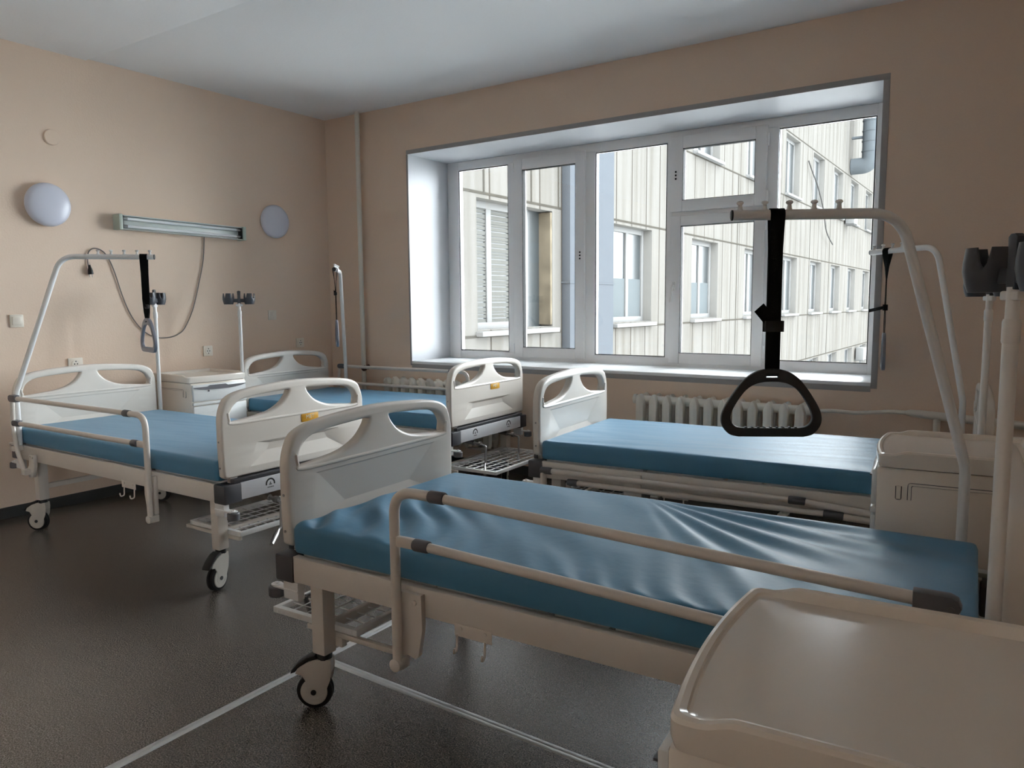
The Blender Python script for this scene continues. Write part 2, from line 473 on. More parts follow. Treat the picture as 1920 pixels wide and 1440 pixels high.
fill_win = bpy.data.objects.new('added_fill_window', None); COL.objects.link(fill_win); fill_win['kind'] = 'structure'  # window added out of view to let in fill light
bm = bmesh.new()
xw = XR + .30
for lo, hi in (((xw, RY0, RZ0), (xw + .07, RY1, RZ0 + .07)), ((xw, RY0, RZ1 - .07), (xw + .07, RY1, RZ1)), ((xw, RY0, RZ0), (xw + .07, RY0 + .07, RZ1)), ((xw, RY1 - .07, RZ0), (xw + .07, RY1, RZ1)),
               ((xw, -1.92, RZ0), (xw + .07, -1.84, RZ1)),): box(bm, lo, hi, .005)
obj('window_frame', bm, M['pvc'], fill_win)
for a, b in ((RY0 + .06, -1.91), (-1.85, RY1 - .06)):
    bm = bmesh.new(); box(bm, (xw + .03, a, RZ0 + .06), (xw + .036, b, RZ1 - .06)); obj('glass_pane', bm, M['glass'], fill_win)
bm = bmesh.new(); box(bm, (XR - .04, RY0, RZ0 - .02), (xw, RY1, RZ0 + .002), .004); obj('window_sill', bm, M['reveal'], fill_win)

# ------------------------------------------------------------------ outside
def ground_out():
    bm = bmesh.new(); box(bm, (-60, -30, -7.2), (60, 90, -7.0)); o = struct('ground_outside', bm, M['ground'])
ground_out()

XF = -6.3
bld = thing('concrete_building', 'pale concrete building with rows of recessed windows outside the window', 'building', (XF, 26, -7))
bO = Vector((XF, 26, -7))
cols = [(8.5, 10.55), (12.75, 14.52), (16.8, 18.6), (20.8, 22.55), (24.85, 26.65), (28.6, 30.4), (32.2, 34.0), (35.8, 37.6), (39.6, 41.4)]
rows = [(-2.6, -.72), (1.02, 2.86), (4.84, 6.66)]
ys = sorted({5.9, 46.0, *[c for p in cols for c in p]})
zs = sorted({-7.0, 12.0, *[c for p in rows for c in p]})
RD = .24
bm = bmesh.new()
def q(bm, a, b, c, d):
    bm.faces.new([bm.verts.new(Vector(p) - bO) for p in (a, b, c, d)])
for i in range(len(ys) - 1):
    for j in range(len(zs) - 1):
        a, b, c, d = ys[i], ys[i + 1], zs[j], zs[j + 1]
        if any(abs(a - p[0]) < 1e-6 and abs(b - p[1]) < 1e-6 for p in cols) and any(abs(c - r[0]) < 1e-6 and abs(d - r[1]) < 1e-6 for r in rows):
            q(bm, (XF, a, c), (XF - RD, a, c), (XF - RD, a, d), (XF, a, d)); q(bm, (XF, b, c), (XF, b, d), (XF - RD, b, d), (XF - RD, b, c))
            q(bm, (XF, a, c), (XF, b, c), (XF - RD, b, c), (XF - RD, a, c)); q(bm, (XF, a, d), (XF - RD, a, d), (XF - RD, b, d), (XF, b, d))
        else:
            q(bm, (XF, a, c), (XF, b, c), (XF, b, d), (XF, a, d))
q(bm, (XF, 46, -7), (XF - 12, 46, -7), (XF - 12, 46, 12), (XF, 46, 12))
q(bm, (XF, 5.9, 12), (XF, 46, 12), (XF - 12, 46, 12), (XF - 12, 5.9, 12))
bmesh.ops.remove_doubles(bm, verts=bm.verts[:], dist=1e-4)
bm.normal_update()
for f in bm.faces:
    if abs(f.normal.x) < .5 and -RD - .01 < f.calc_center_median().x < 0: f.material_index = 1
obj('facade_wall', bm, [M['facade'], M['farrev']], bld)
bm = bmesh.new()
for z in (-.66, .93, 2.93, 4.74, 6.74):
    box(bm, Vector((XF, 5.9, z - .018)) - bO, Vector((XF + .006, 46, z + .018)) - bO)
for y in (8.66, 9.9, 10.72, 20.1, 24.6, 28.4, 31.8):
    box(bm, Vector((XF, y, 2.93)) - bO, Vector((XF + .007, y + .035, 4.74)) - bO)
    if y > 20: box(bm, Vector((XF, y, -.66)) - bO, Vector((XF + .007, y + .03, 2.93)) - bO)
obj('panel_joints', bm, M['seam'], bld)
bm = bmesh.new()
box(bm, Vector((XF, 10.85, -7)) - bO, Vector((XF + .16, 12.45, 12)) - bO, .01)
for z in (1.72,):
    box(bm, Vector((XF, 10.83, z)) - bO, Vector((XF + .17, 12.47, z + .03)) - bO)
obj('expansion_column', bm, M['slab'], bld)
# flaking plaster beside the nearest window
bm = bmesh.new(); box(bm, Vector((XF - .29, 10.49, 1.05)) - bO, Vector((XF - .005, 10.545, 2.84)) - bO); obj('flaking_jamb', bm, M['flaked'], bld)
for j, (z0_, z1_) in enumerate(rows):
    for i, (ya, yb) in enumerate(cols):
        if j == 0 and i < 4: continue
        key = ('fw', round(yb - ya, 2), j)
        W_ = yb - ya; H_ = z1_ - z0_
        wf = bpy.data.objects  # noqa
        bm = bmesh.new()
        w = .10
        wide = i == 0
        xb = XF - RD + .0
        def fb(a, b, c, d, x0=0, x1=.06):
            box(bm, Vector((xb + x0, ya + a, z0_ + c)) - bO, Vector((xb + x1, ya + b, z0_ + d)) - bO, .004)
        wi = W_ - (.45 if wide else .0)
        fb(0, w, 0, H_); fb(wi - w, wi, 0, H_); fb(w, wi - w, 0, w, 0, .058); fb(w, wi - w, H_ - w, H_, 0, .058)
        for mm in ((.34, .72) if wide else (.56,)): fb(wi * mm - .06, wi * mm + .06, w, H_ - w, 0, .056)
        fw = obj('window', bm, M['farframe'], bld)
        bm = bmesh.new(); box(bm, Vector((xb - .02, ya, z0_)) - bO, Vector((xb + .02, yb, z1_)) - bO); obj('pane', bm, M['farglass'], fw)
        if wide and j == 1:
            bm = bmesh.new()
            k = 0; z = z0_ + .03
            while z < z1_ - .05:
                h = .058 + .02 * sin(k * 1.7)
                box(bm, Vector((xb + .021, ya + .02, z)) - bO, Vector((xb + .034, yb - .47, z + h * .8)) - bO); z += h; k += 1
            obj('blind', bm, M['blind'], fw)
        if j == 1 and i in (1, 2):
            bm = bmesh.new(); box(bm, Vector((xb + .021, ya + .1, z0_ + .1)) - bO, Vector((xb + .03, ya + wi - .1, z0_ + .85)) - bO); obj('frosted_film', bm, mat('frosted_film', (.050, .056, .058), .8, 0), fw)
        bm = bmesh.new(); box(bm, Vector((XF - RD, ya - .04, z0_ - .09)) - bO, Vector((XF + .12, yb + .04, z0_ - .02)) - bO, .008); obj('ledge', bm, M['farframe'], bld)
# ventilation duct, far down the facade
bm = bmesh.new()
dx = XF + .75
tube(bm, fillet([(XF + .02, 35.6, 7.15), (dx, 35.6, 7.15), (dx, 35.6, 11.5)], .5, 8), .34, 20)
for k in range(9): lathe(bm, [(.36, 0), (.36, .05)], 20, Matrix.Translation((dx, 35.6, 7.7 + k * .42)))
for z in (8.3, 10.3): box(bm, (XF + .01, 35.5, z), (dx, 35.7, z + .08))
tag(obj('exterior_duct', bm, M['fsteel']), 'grey metal ventilation duct running up the far end of the facade', 'duct')
for (y, z, lab) in ((34.9, 4.65, 'air conditioner box on the facade below the ventilation duct'), (38.6, -1.35, 'air conditioner box low on the far end of the facade')):
    t = thing('exterior_air_conditioner', lab, 'air conditioner', (XF, y, z), 0, 'air conditioners outside')
    bm = bmesh.new(); box(bm, (.06, -.42, 0), (.40, .42, .58), .02); obj('casing', bm, M['farframe'], t)
    bm = bmesh.new(); lathe(bm, [(.22, 0), (.22, .01)], 24, Matrix.Translation((.40, -.08, .3)) @ Matrix.Rotation(pi / 2, 4, 'Y')); obj('fan_grille', bm, M['dgrey'], t)
    for v_ in (-.3, .26):
        bm = bmesh.new(); box(bm, (.012, v_, -.04), (.4, v_ + .04, .01)); obj('bracket', bm, M['farframe'], t)
bm = bmesh.new()
tube(bm, catmull([(XF + .06, 27.6, 6.2), (XF + .10, 28.0, 5.9), (XF + .17, 28.7, 5.4), (XF + .19, 29.6, 4.7), (XF + .19, 30.2, 4.0), (XF + .17, 31.5, 3.6)], 6), .022, 8)
tag(obj('exterior_cable', bm, M['ecable']), 'thin loose cable hanging on the facade outside', 'cable')

# ------------------------------------------------------------------ hospital bed
L, W = 2.095, .93
HW = W / 2

def panel_outline():
    half = [(HW - .004, .60), (HW, .70), (HW, .80), (HW - .002, .862), (HW - .016, .910), (.425, .948), (.372, .972), (.29, .986), (.15, .997), (0, 1.003)]
    right = [(HW - .02, .566), (HW - .006, .578)] + half
    left = [(-x, z) for x, z in reversed(right[:-1])]
    pts = right + left
    c = catmull([(p[0], p[1], 0) for p in pts], 5, False)
    return [(p.x, p.y) for p in c]

def hole(sgn):
    pts = [(.412, .838), (.41, .868), (.392, .905), (.352, .932), (.28, .945), (.17, .953), (.068, .957), (.060, .948), (.075, .925),
           (.108, .894), (.16, .868), (.22, .852), (.30, .843), (.385, .835)]
    c = catmull([(sgn * p[0], p[1], 0) for p in pts], 5, True)
    return [(p.x, p.y) for p in (c if sgn > 0 else list(reversed(c)))]

def panel_mesh():
    if 'panel' in CACHE: return CACHE['panel']
    T = .0225; bev = .013
    bm = curve_mesh([panel_outline(), hole(1), hole(-1)], T - bev, bev, 4)
    # stand it up: outline x -> v (y), outline y -> z, thickness -> u (x), outer face at u = 0
    m = Matrix(((0, 0, 1, T), (1, 0, 0, 0), (0, 1, 0, 0), (0, 0, 0, 1)))
    bm.transform(m)
    bmesh.ops.triangulate(bm, faces=[f for f in bm.faces if len(f.verts) > 4])
    bmesh.ops.recalc_face_normals(bm, faces=bm.faces[:])
    me = bpy.data.meshes.new('panel'); bm.to_mesh(me); bm.free()
    o = bpy.data.objects.new('panel', me); COL.objects.link(o)
    # recess on the outer face (hand-hold) and the larger faceted recess on the inner face
    def cutter(a, b):
        c = bmesh.new()
        va = [c.verts.new(p) for p in a]; vb = [c.verts.new(p) for p in b]
        c.faces.new(va); c.faces.new(list(reversed(vb)))
        for i in range(4):
            k = (i + 1) % 4; c.faces.new((va[k], va[i], vb[i], vb[k]))
        bmesh.ops.recalc_face_normals(c, faces=c.faces[:])
        cm = bpy.data.meshes.new('cut'); c.to_mesh(cm); c.free()
        co = bpy.data.objects.new('cut', cm); COL.objects.link(co); return co
    e = .004
    c1 = cutter([(-e, -.34, .588), (-e, .34, .588), (-e, .29, .722), (-e, -.29, .722)], [(.016, -.20, .668), (.016, .20, .668), (.016, .18, .702), (.016, -.18, .702)])
    x = 2 * T
    c2 = cutter([(x + e, -.40, .575), (x + e, .40, .575), (x + e, .355, .808), (x + e, -.355, .808)], [(x - .017, -.185, .668), (x - .017, .185, .668), (x - .0035, .325, .797), (x - .0035, -.325, .797)])
    for c in (c1, c2):
        b = o.modifiers.new('b', 'BOOLEAN'); b.operation = 'DIFFERENCE'; b.object = c; b.solver = 'EXACT'
    dg = bpy.context.evaluated_depsgraph_get(); dg.update()
    res = bpy.data.meshes.new_from_object(o.evaluated_get(dg))
    for c in (o, c1, c2): bpy.data.objects.remove(c)
    bm = bmesh.new(); bm.from_mesh(res)
    # moulded rib framing the two hand holes, on both faces
    path = [(-.425, .885), (-.418, .845), (-.40, .826), (-.2, .824), (0, .824), (.2, .824), (.40, .826), (.418, .845), (.425, .885)]
    for xx in (.0045, 2 * T - .0045):
        tube(bm, catmull([(xx, v, z) for v, z in path], 4), [.003] + [.0085] * 31 + [.003], 12)
    bm.to_mesh(res); bm.free()
    finish(res, 28)
    bm = bmesh.new(); bm.from_mesh(res)
    for e_ in bm.edges:
        if len(e_.link_faces) == 2 and all(f.calc_area() > 8e-4 for f in e_.link_faces) and e_.calc_face_angle() > rad(1.5): e_.smooth = False
    bm.to_mesh(res); bm.free()
    CACHE['panel'] = res
    return res

def caster_parts(parent, x, y, ang):
    mt = Matrix.Translation((x, y, 0)) @ Matrix.Rotation(ang, 4, 'Z')
    def fork(bm):
        poly = [(-.026, .178), (-.028, .150), (-.022, .105), (-.004, .062), (.022, .030), (.060, .040), (.074, .066), (.062, .100), (.075, .122), (.098, .128), (.09, .146), (.06, .166), (.026, .178)]
        tr = .036
        for yy in (-.0245, .0185): prism(bm, poly[:4] + [(.014, .048), (.05, .048), (.06, .08)] + poly[7:], yy, yy + .006, None, .0015)
        prism(bm, [(-.026, .178), (-.027, .135), (.02, .132), (.07, .128), (.095, .130), (.088, .146), (.058, .166), (.026, .178)], -.024, .024, None, .003)
    f = part('fork', 'caster', fork, M['disc'], parent, mtx=mt)
    c = .036
    R90 = Matrix.Translation((c, 0, .0625)) @ Matrix.Rotation(pi / 2, 4, 'X')
    def tyre(bm):
        for s in (-1, 1):
            o_ = s * .0098
            prof = [(.040, o_ - .0085), (.056, o_ - .0085), (.0605, o_ - .006), (.0625, o_ - .002), (.0625, o_ + .002), (.0605, o_ + .006), (.056, o_ + .0085), (.040, o_ + .0085)]
            lathe(bm, prof, 36, R90)
    part('tyre', 'tyre', tyre, M['rubber'], f)
    def disc(bm):
        for s in (-1, 1):
            prof = [(.0465, 0), (.0465, .0035), (.044, .0055), (.030, .0055), (.0295, .0045), (.028, .0045), (.0275, .0058), (.010, .0065)]
            m2 = R90 @ Matrix.Translation((0, 0, s * .0175))
            if s < 0: m2 = m2 @ Matrix.Rotation(pi, 4, 'X')
            lathe(bm, prof, 32, m2)
    part('disc', 'wheel_disc', disc, M['disc'], f)
    def axle(bm):
        lathe(bm, [(.0095, -.0275), (.0095, .0275)], 16, R90)
    part('axle', 'axle_cap', axle, M['blackp'], f)
    def pedal(bm):
        prism(bm, [(.018, .180), (.05, .172), (.082, .152), (.100, .132), (.116, .126), (.112, .138), (.09, .162), (.058, .184), (.03, .191)], -.022, .022, None, .003)
        lathe(bm, [(.026, .176), (.026, .197)], 20)
    part('pedal', 'brake_pedal', pedal, M['blackp'], f)

RV = .512
def side_rail(parent, side, up=True, sag=0.0):
    y = RV * side; sd = side
    key = ('rail', up, side, sag)
    if up:
        zt = lambda u: .838 - sag * (u - .70) / 1.25
        zl = lambda u: .688 - sag * (u - .63) / 1.30
        def tubes(bm):
            tube(bm, fillet([(.548, y, .300), (.548, y, .838), (.70, y, .838)], .10, 10), .0155, 14)
            tube(bm, [(.69, y, zt(.70)), (1.93, y, zt(1.93))], .0138, 14)
            box(bm, (.548, y - .009, .672), (.63, y + .009, .704), .004)
            tube(bm, [(.625, y, zl(.63)), (1.93, y, zl(1.93))], .0138, 14)
            e = zt(1.975) - .838
            tube(bm, fillet([(1.968, y, .832 + e), (1.985, y, .66 + e), (1.955, y, .52), (1.875, y, .385)], .07, 8), .0132, 14)
            box(bm, (1.92, y - .009, zl(1.94) - .014), (1.985, y + .009, zl(1.94) + .014), .004)
        cols = ((.682, .735, zt(.70)), (.622, .676, zl(.65)), (1.90, 1.985, zt(1.94)), (1.885, 1.965, zl(1.93)))
    else:
        def tubes(bm):
            tube(bm, fillet([(.145, y, .340), (.092, y, .392), (.090, y, .502), (.14, y, .503)], .05, 8), .0155, 14)
            tube(bm, [(.14, y, .503), (1.335, y, .500), (1.405, y, .497)], .0138, 14)
            tube(bm, fillet([(1.40, y, .497), (1.65, y, .480), (1.88, y, .45), (1.93, y, .40)], .06, 6), .0155, 14)
            tube(bm, [(.25, y, .455), (1.50, y, .455)], .0138, 14)
            tube(bm, [(1.50, y, .453), (1.90, y, .440)], .0155, 14)
            tube(bm, fillet([(.26, y, .455), (.24, y, .45), (.24, y, .40), (.26, y, .33)], .03, 5), .0145, 14)
        cols = ((.078, .142, .503), (1.332, 1.405, .500), (.236, .292, .455), (1.48, 1.562, .454))
    r = part(key, 'side_rail', tubes, M['tube'], parent)
    for k, (a, b, z) in enumerate(cols):
        flat = up and k >= 2
        def collar(bm, a=a, b=b, z=z, flat=flat):
            if flat:
                h = .021 if z > .75 else .018
                prism(bm, [(a, z + h), (b - .02, z + h), (b - .006, z + h * .7), (b, z), (b - .006, z - h * .7), (b - .02, z - h), (a, z - h)], min(y - sd * .0138, y + sd * .019), max(y - sd * .0138, y + sd * .019), None, .004)
                lathe(bm, [(.006, 0), (.006, .002)], 10, Matrix.Translation((b - .018, y + sd * .019, z - .004)) @ Matrix.Rotation(-sd * pi / 2, 4, 'X'))
            else:
                tube(bm, [(a, y, z), (a + .004, y, z), (b - .004, y, z), (b, y, z)], [.0165, .0185, .0185, .0165], 14)
        part((key, 'c', k), 'rail_collar', collar, M['grey'], r)
    ya, yb_ = (sd * .472, sd * (.492 if up else .484))
    def br1(bm):
        prism(bm, [(.535, .525), (.625, .525), (.628, .42), (.612, .335), (.60, .322), (.57, .33), (.55, .31), (.535, .33)], min(ya, yb_), max(ya, yb_), None, .003)
        lathe(bm, [(.008, 0), (.008, .006), (.004, .008)], 12, Matrix.Translation((.602, yb_, .50)) @ Matrix.Rotation(-sd * pi / 2, 4, 'X'))
        if up:
            box(bm, (.53, min(sd * .475, sd * (RV + .004)), .288), (.566, max(sd * .475, sd * (RV + .004)), .325), .004)
            lathe(bm, [(.020, -.012), (.020, .016), (.014, .020)], 20, Matrix.Translation((.548, y, .305)) @ Matrix.Rotation(-sd * pi / 2, 4, 'X'))
    part((key, 'b', 0), 'pivot_bracket', br1, M['enamel'], r)
    def br2(bm):
        prism(bm, [(1.80, .50), (1.855, .50), (1.87, .43), (1.90, .40), (1.875, .355), (1.83, .36), (1.80, .43)], min(ya, yb_), max(ya, yb_), None, .003)
        for u in (1.812, 1.842): lathe(bm, [(.008, 0), (.008, .006), (.004, .008)], 12, Matrix.Translation((u, yb_, .485)) @ Matrix.Rotation(-sd * pi / 2, 4, 'X'))
        if up: box(bm, (1.85, min(sd * .475, sd * (RV + .012)), .375), (1.90, max(sd * .475, sd * (RV + .012)), .41), .004)
    part((key, 'b', 1), 'pivot_bracket', br2, M['enamel'], r)

def crank(parent, v, mode):
    def build(bm):
        tube(bm, [(.10, v, .447), (-.012, v, .430)], .016, 12)
        tube(bm, [(-.012, v, .430), (-.075, v, .424)], .009, 10)
        if mode == 0:
            pts = fillet([(-.07, v, .424), (-.098, v + .01, .415), (-.11, v + .055, .300), (-.115, v - .045, .295)], .012, 5)
            tube(bm, pts, .007, 10)
            tube(bm, [(-.115, v - .045, .295), (-.118, v - .038, .275), (-.122, v - .012, .19)], [.007, .012, .010], 10)
        else:
            pts = fillet([(-.07, v, .424), (-.12, v + .02, .421), (-.125, v + .03, .305), (-.13, v + .05, .298)], .012, 5)
            tube(bm, pts, .007, 10)
            tube(bm, [(-.13, v + .05, .298), (-.15, v + .08, .285), (-.20, v + .15, .262)], [.007, .013, .010], 10)
        lathe(bm, [(.017, 0), (.017, .02)], 12, Matrix.Translation((-.05, v, .427)) @ Matrix.Rotation(-pi / 2, 4, 'Y'))
    part(('crank', v, mode), 'crank_handle', build, M['steel'], parent)

def bed(key, x, y, phi, rail_side, rail_up, rack_u, label, casters, hook_side):
    t = thing('hospital_bed', label, 'bed', (x, y, 0), phi, 'hospital beds')
    pm = panel_mesh()
    # foot end (outer face at u=0) and head end (mirrored by half a turn)
    fb = link('footboard', pm, M['abs'], t)
    hb = link('headboard', pm, M['abs'], t, mtx=Matrix.Translation((L, 0, 0)) @ Matrix.Rotation(pi, 4, 'Z'))
    # maker's plate on the outer face of the foot board
    sv = 1 if abs(phi) < 1.5 else -1
    def plate(bm): box(bm, (-.003, -.057, .7785), (.002, .057, .8245), .0015)
    # outer face is seen from the -u side; text must read from there
    lp = part('plate', 'label_plate', plate, M['orange'], fb, mtx=Matrix.Translation((0, -.07, 0)))
    if 'platetxt' not in CACHE:
        tb = text_bm('MET', .030, .0008)
        tb.transform(Matrix.Translation((-.0035, 0, .8015)) @ Matrix(((0, 0, -1, 0), (-1, 0, 0, 0), (0, 1, 0, 0), (0, 0, 0, 1))))
        me = bpy.data.meshes.new('lettering'); tb.to_mesh(me); tb.free(); CACHE['platetxt'] = me
    link('lettering', CACHE['platetxt'], M['labelw'], lp)
    # screws low on the panels
    for pn in (fb, hb):
        for s in (-1, 1):
            for z in (.62, .745):
                def screw(bm, s=s, z=z): lathe(bm, [(.005, 0), (.005, .003)], 10, Matrix.Translation((.0225, s * (HW - .001), z)) @ Matrix.Rotation(-s * pi / 2, 4, 'X'))
                part(('screw', s, z), 'screw', screw, M['steel'], pn)
    # steel frame: two long side members, end members, cross members and posts carrying the end boards
    def frame(bm):
        for s in (-1, 1):
            box(bm, (.055, min(s * .44, s * .472), .452), (L - .055, max(s * .44, s * .472), .540), .004)
        for u in (.10, L - .10): box(bm, (u - .02, -.44, .46), (u + .02, .44, .525), .003)
        for u in (.62, 1.25): box(bm, (u - .015, -.44, .47), (u + .015, .44, .52), .003)
        for u in (.128, L - .20):
            box(bm, (u - .013, -.38, .265), (u + .013, .38, .295), .003)
        for s in (-1, 1):
            for u in (.0225, L - .0225): box(bm, (u - .012, s * .40 - .02, .53), (u + .012, s * .40 + .02, .575), .002)
        for v in (-.20, .20):
            tube(bm, [(.10, v, .44), (.95, v, .445)], .013, 10); tube(bm, [(.30, v, .442), (.72, v, .444)], .021, 12)
        for s in (-1, 1): box(bm, (.50, s * .20 - .02, .40), (.56, s * .20 + .02, .50), .004)
    fr = part('frame', 'bed_frame', frame, M['enamel'], t)
    def deck(bm):
        for a, b in ((.07, .62), (.64, 1.02), (1.04, 1.20), (1.22, L - .07)): box(bm, (a, -.432, .530), (b, .432, .546), .004)
    part('deck', 'mattress_deck', deck, M['white'], t)
    # control panel with the crank symbols at the foot end
    def cpan(bm): box(bm, (-.021, -.385, .458), (.012, .385, .541), .003)
    cp = part('cpan', 'crank_panel', cpan, M['panelw'], t)
    def lipb(bm): box(bm, (-.016, -.42, .541), (.03, .42, .562), .003)
    part('lip', 'end_rail', lipb, M['dgrey'], t)
    def arcs(bm):
        for v in (-.215, .215):
            ro, ri = .0285, .0205; n = 20
            a = []
            for i in range(n + 1):
                th = rad(-12) + rad(204) * i / n
                a.append((th,))
            pr = None
            for (th,) in a:
                c = [bm.verts.new((-.0216, v - r * cos(th), .503 + r * sin(th))) for r in (ri, ro)]
                c2 = [bm.verts.new((-.0208, v - r * cos(th), .503 + r * sin(th))) for r in (ri, ro)]
                if pr:
                    bm.faces.new((pr[0], pr[1], c[1], c[0])); bm.faces.new((pr[1], pr[3], c2[1], c[1])); bm.faces.new((pr[0], c[0], c2[0], pr[2]))
                pr = (*c, *c2)
    part('arcs', 'crank_symbols', arcs, M['ink'], cp)
    def marks(bm):
        for v in (-.215, .215):
            for k in range(6): box(bm, (-.0214, v - .019 + k * .0065, .483), (-.0208, v - .0145 + k * .0065, .489))
            box(bm, (-.0214, v - .008, .497), (-.0208, v + .008, .503)); box(bm, (-.0214, v - .003, .503), (-.0208, v + .003, .512))
    part('marks', 'symbol_captions', marks, M['inkg'], cp)
    # corner blocks and wall bumpers
    for u in (-.02, L - .065):
        for s in (-1, 1):
            def cb(bm, u=u, s=s): box(bm, (u, min(s * .376, s * .478), .448), (u + .085, max(s * .376, s * .478), .541), .007)
            part(('cb', u, s), 'corner_block', cb, M['dgrey'], t)
            o_ = -1 if u < 1 else 1
            ub = -.045 if u < 1 else L + .045
            def bp(bm, ub=ub, s=s, o_=o_):
                lathe(bm, [(.026, .378), (.029, .382), (.029, .410), (.026, .414)], 24, Matrix.Translation((ub, s * .452, 0)))
            b_ = part(('bump', u, s), 'bumper', bp, M['grey'], t)
            def bk(bm, ub=ub, s=s, o_=o_):
                box(bm, (min(ub, ub - o_ * .12), s * .452 - .018, .414), (max(ub, ub - o_ * .12), s * .452 + .018, .420), .001)
                lathe(bm, [(.019, .417), (.019, .4215)], 16, Matrix.Translation((ub, s * .452, 0)))
                lathe(bm, [(.008, .42), (.008, .427)], 6, Matrix.Translation((ub, s * .452, 0)))
                box(bm, (min(ub - o_ * .05, ub - o_ * .12), s * .452 - .015, .385), (max(ub - o_ * .05, ub - o_ * .12), s * .452 + .015, .448), .002)
            part(('bk', u, s), 'bumper_bracket', bk, M['white'], b_)
    # legs on casters
    k = 0
    for u in (.130, L - .185):
        for s in (-1, 1):
            def lg(bm, u=u, s=s): box(bm, (u - .029, s * .408 - .029, .197), (u + .029, s * .408 + .029, .455), .005)
            part(('leg', u, s), 'leg', lg, M['enamel'], t)
            caster_parts(t, u, s * .408, casters[k]); k += 1
    side_rail(t, rail_side, rail_up, .05 if key == 'C' else 0.0)
    # drip-bag hook plate under the side member
    def hooks(bm):
        s = hook_side
        yy = s * .4735
        box(bm, (.735, min(yy, yy + s * .004), .425), (.865, max(yy, yy + s * .004), .462), .0015)
        for u in (.757, .842): lathe(bm, [(.007, 0), (.007, .005)], 12, Matrix.Translation((u, yy + s * .003, .45)) @ Matrix.Rotation(-s * pi / 2, 4, 'X'))
        for u in (.745, .842):
            tube(bm, fillet([(u, yy + s * .004, .43), (u, yy + s * .006, .382), (u + .002, yy + s * .026, .380), (u + .006, yy + s * .026, .398)], .012, 5), .0035, 8)
    part(('hook', hook_side), 'hook_bracket', hooks, M['tube'], t)
    crank(t, -.215, 0 if key in 'AC' else 1); crank(t, .215, 1)
    # pull-out wire rack at the foot end
    def rack(bm):
        d, hv = .41, .385
        for lo, hi in (((0, -hv, .27), (.022, hv, .292)), ((d - .022, -hv, .27), (d, hv, .292)), ((.022, -hv, .27), (d - .022, -hv + .022, .292)), ((.022, hv - .022, .27), (d - .022, hv, .292))):
            box(bm, lo, hi, .002)
    rk = part('rack', 'foot_rack', rack, M['white'], t, loc=(rack_u, 0, 0))
    def wires(bm):
        d, hv = .41, .385
        for i in range(1, 6): tube(bm, [(.02 + (d - .04) * i / 6, -hv + .02, .287), (.02 + (d - .04) * i / 6, hv - .02, .287)], .0026, 6)
        for i in range(1, 13): tube(bm, [(.018, -hv + .02 + (2 * hv - .04) * i / 13, .283), (d - .018, -hv + .02 + (2 * hv - .04) * i / 13, .283)], .0026, 6)
    part('wires', 'wire_grid', wires, M['white'], rk)
    for s in (-1, 1):
        def slide(bm, s=s):
            box(bm, (.02, s * .372 - .010, .246), (.45, s * .372 + .010, .264), .002)
            box(bm, (.150, s * .372 - .012, .215), (.19, s * .372 + .012, .25), .002)
        part(('slide', s), 'rack_slide', slide, M['enamel'], t)
        # corner holder for the infusion stand
        def sock(bm, s=s): box(bm, (2.022, min(s * .462, s * .505), .541), (2.072, max(s * .462, s * .505), .556), .002)
        part(('sock', s), 'stand_socket', sock, M['enamel'], t)
    pu, ps = dict(A=(1.985, 1), B=(1.86, -1), C=(1.975, 1), D=(2.0, 1))[key]
    def psock(bm): box(bm, (pu - .024, min(ps * .474, ps * .53), .512), (pu + .024, max(ps * .474, ps * .53), .541), .003)
    part(('psock', pu, ps), 'pole_socket', psock, M['enamel'], t)
    return t

POSES = dict(A=(-3.067, 2.574, pi + rad(.505)), B=(-3.085, 4.294, pi + rad(2.12)), C=(-2.0635, 2.083, rad(2.26)), D=(-2.174, 3.835, rad(3.87)))
def bedpt(key, u, vn, z=0.0):
    """vn is measured towards +Y of the room"""
    x, y, p = POSES[key]
    v = -vn if key in 'AB' else vn
    return Vector((x + u * cos(p) - v * sin(p), y + u * sin(p) + v * cos(p), z))

LAB = dict(
    A='hospital bed nearest the left edge of the photo, side rail raised towards the camera',
    B='white hospital bed in the far corner beside the window, two cranks showing at its foot',
    C='large foreground hospital bed with its near side rail raised',
    D='hospital bed directly under the window with its side rail folded down')
# caster yaw (bed space): trail direction; order foot -v, foot +v, head -v, head +v
bed('A', *POSES['A'], 1, True, 0.0, LAB['A'], [1.0, rad(107), .4, rad(33)], 1)
bed('B', *POSES['B'], -1, True, -.30, LAB['B'], [2.0, .6, 2.6, .2], 1)
bed('C', *POSES['C'], -1, True, -.15, LAB['C'], [rad(210), rad(120), rad(300), rad(60)], -1)
bed('D', *POSES['D'], -1, False, 0.0, LAB['D'], [rad(250), 1.2, 2.8, .7], -1)

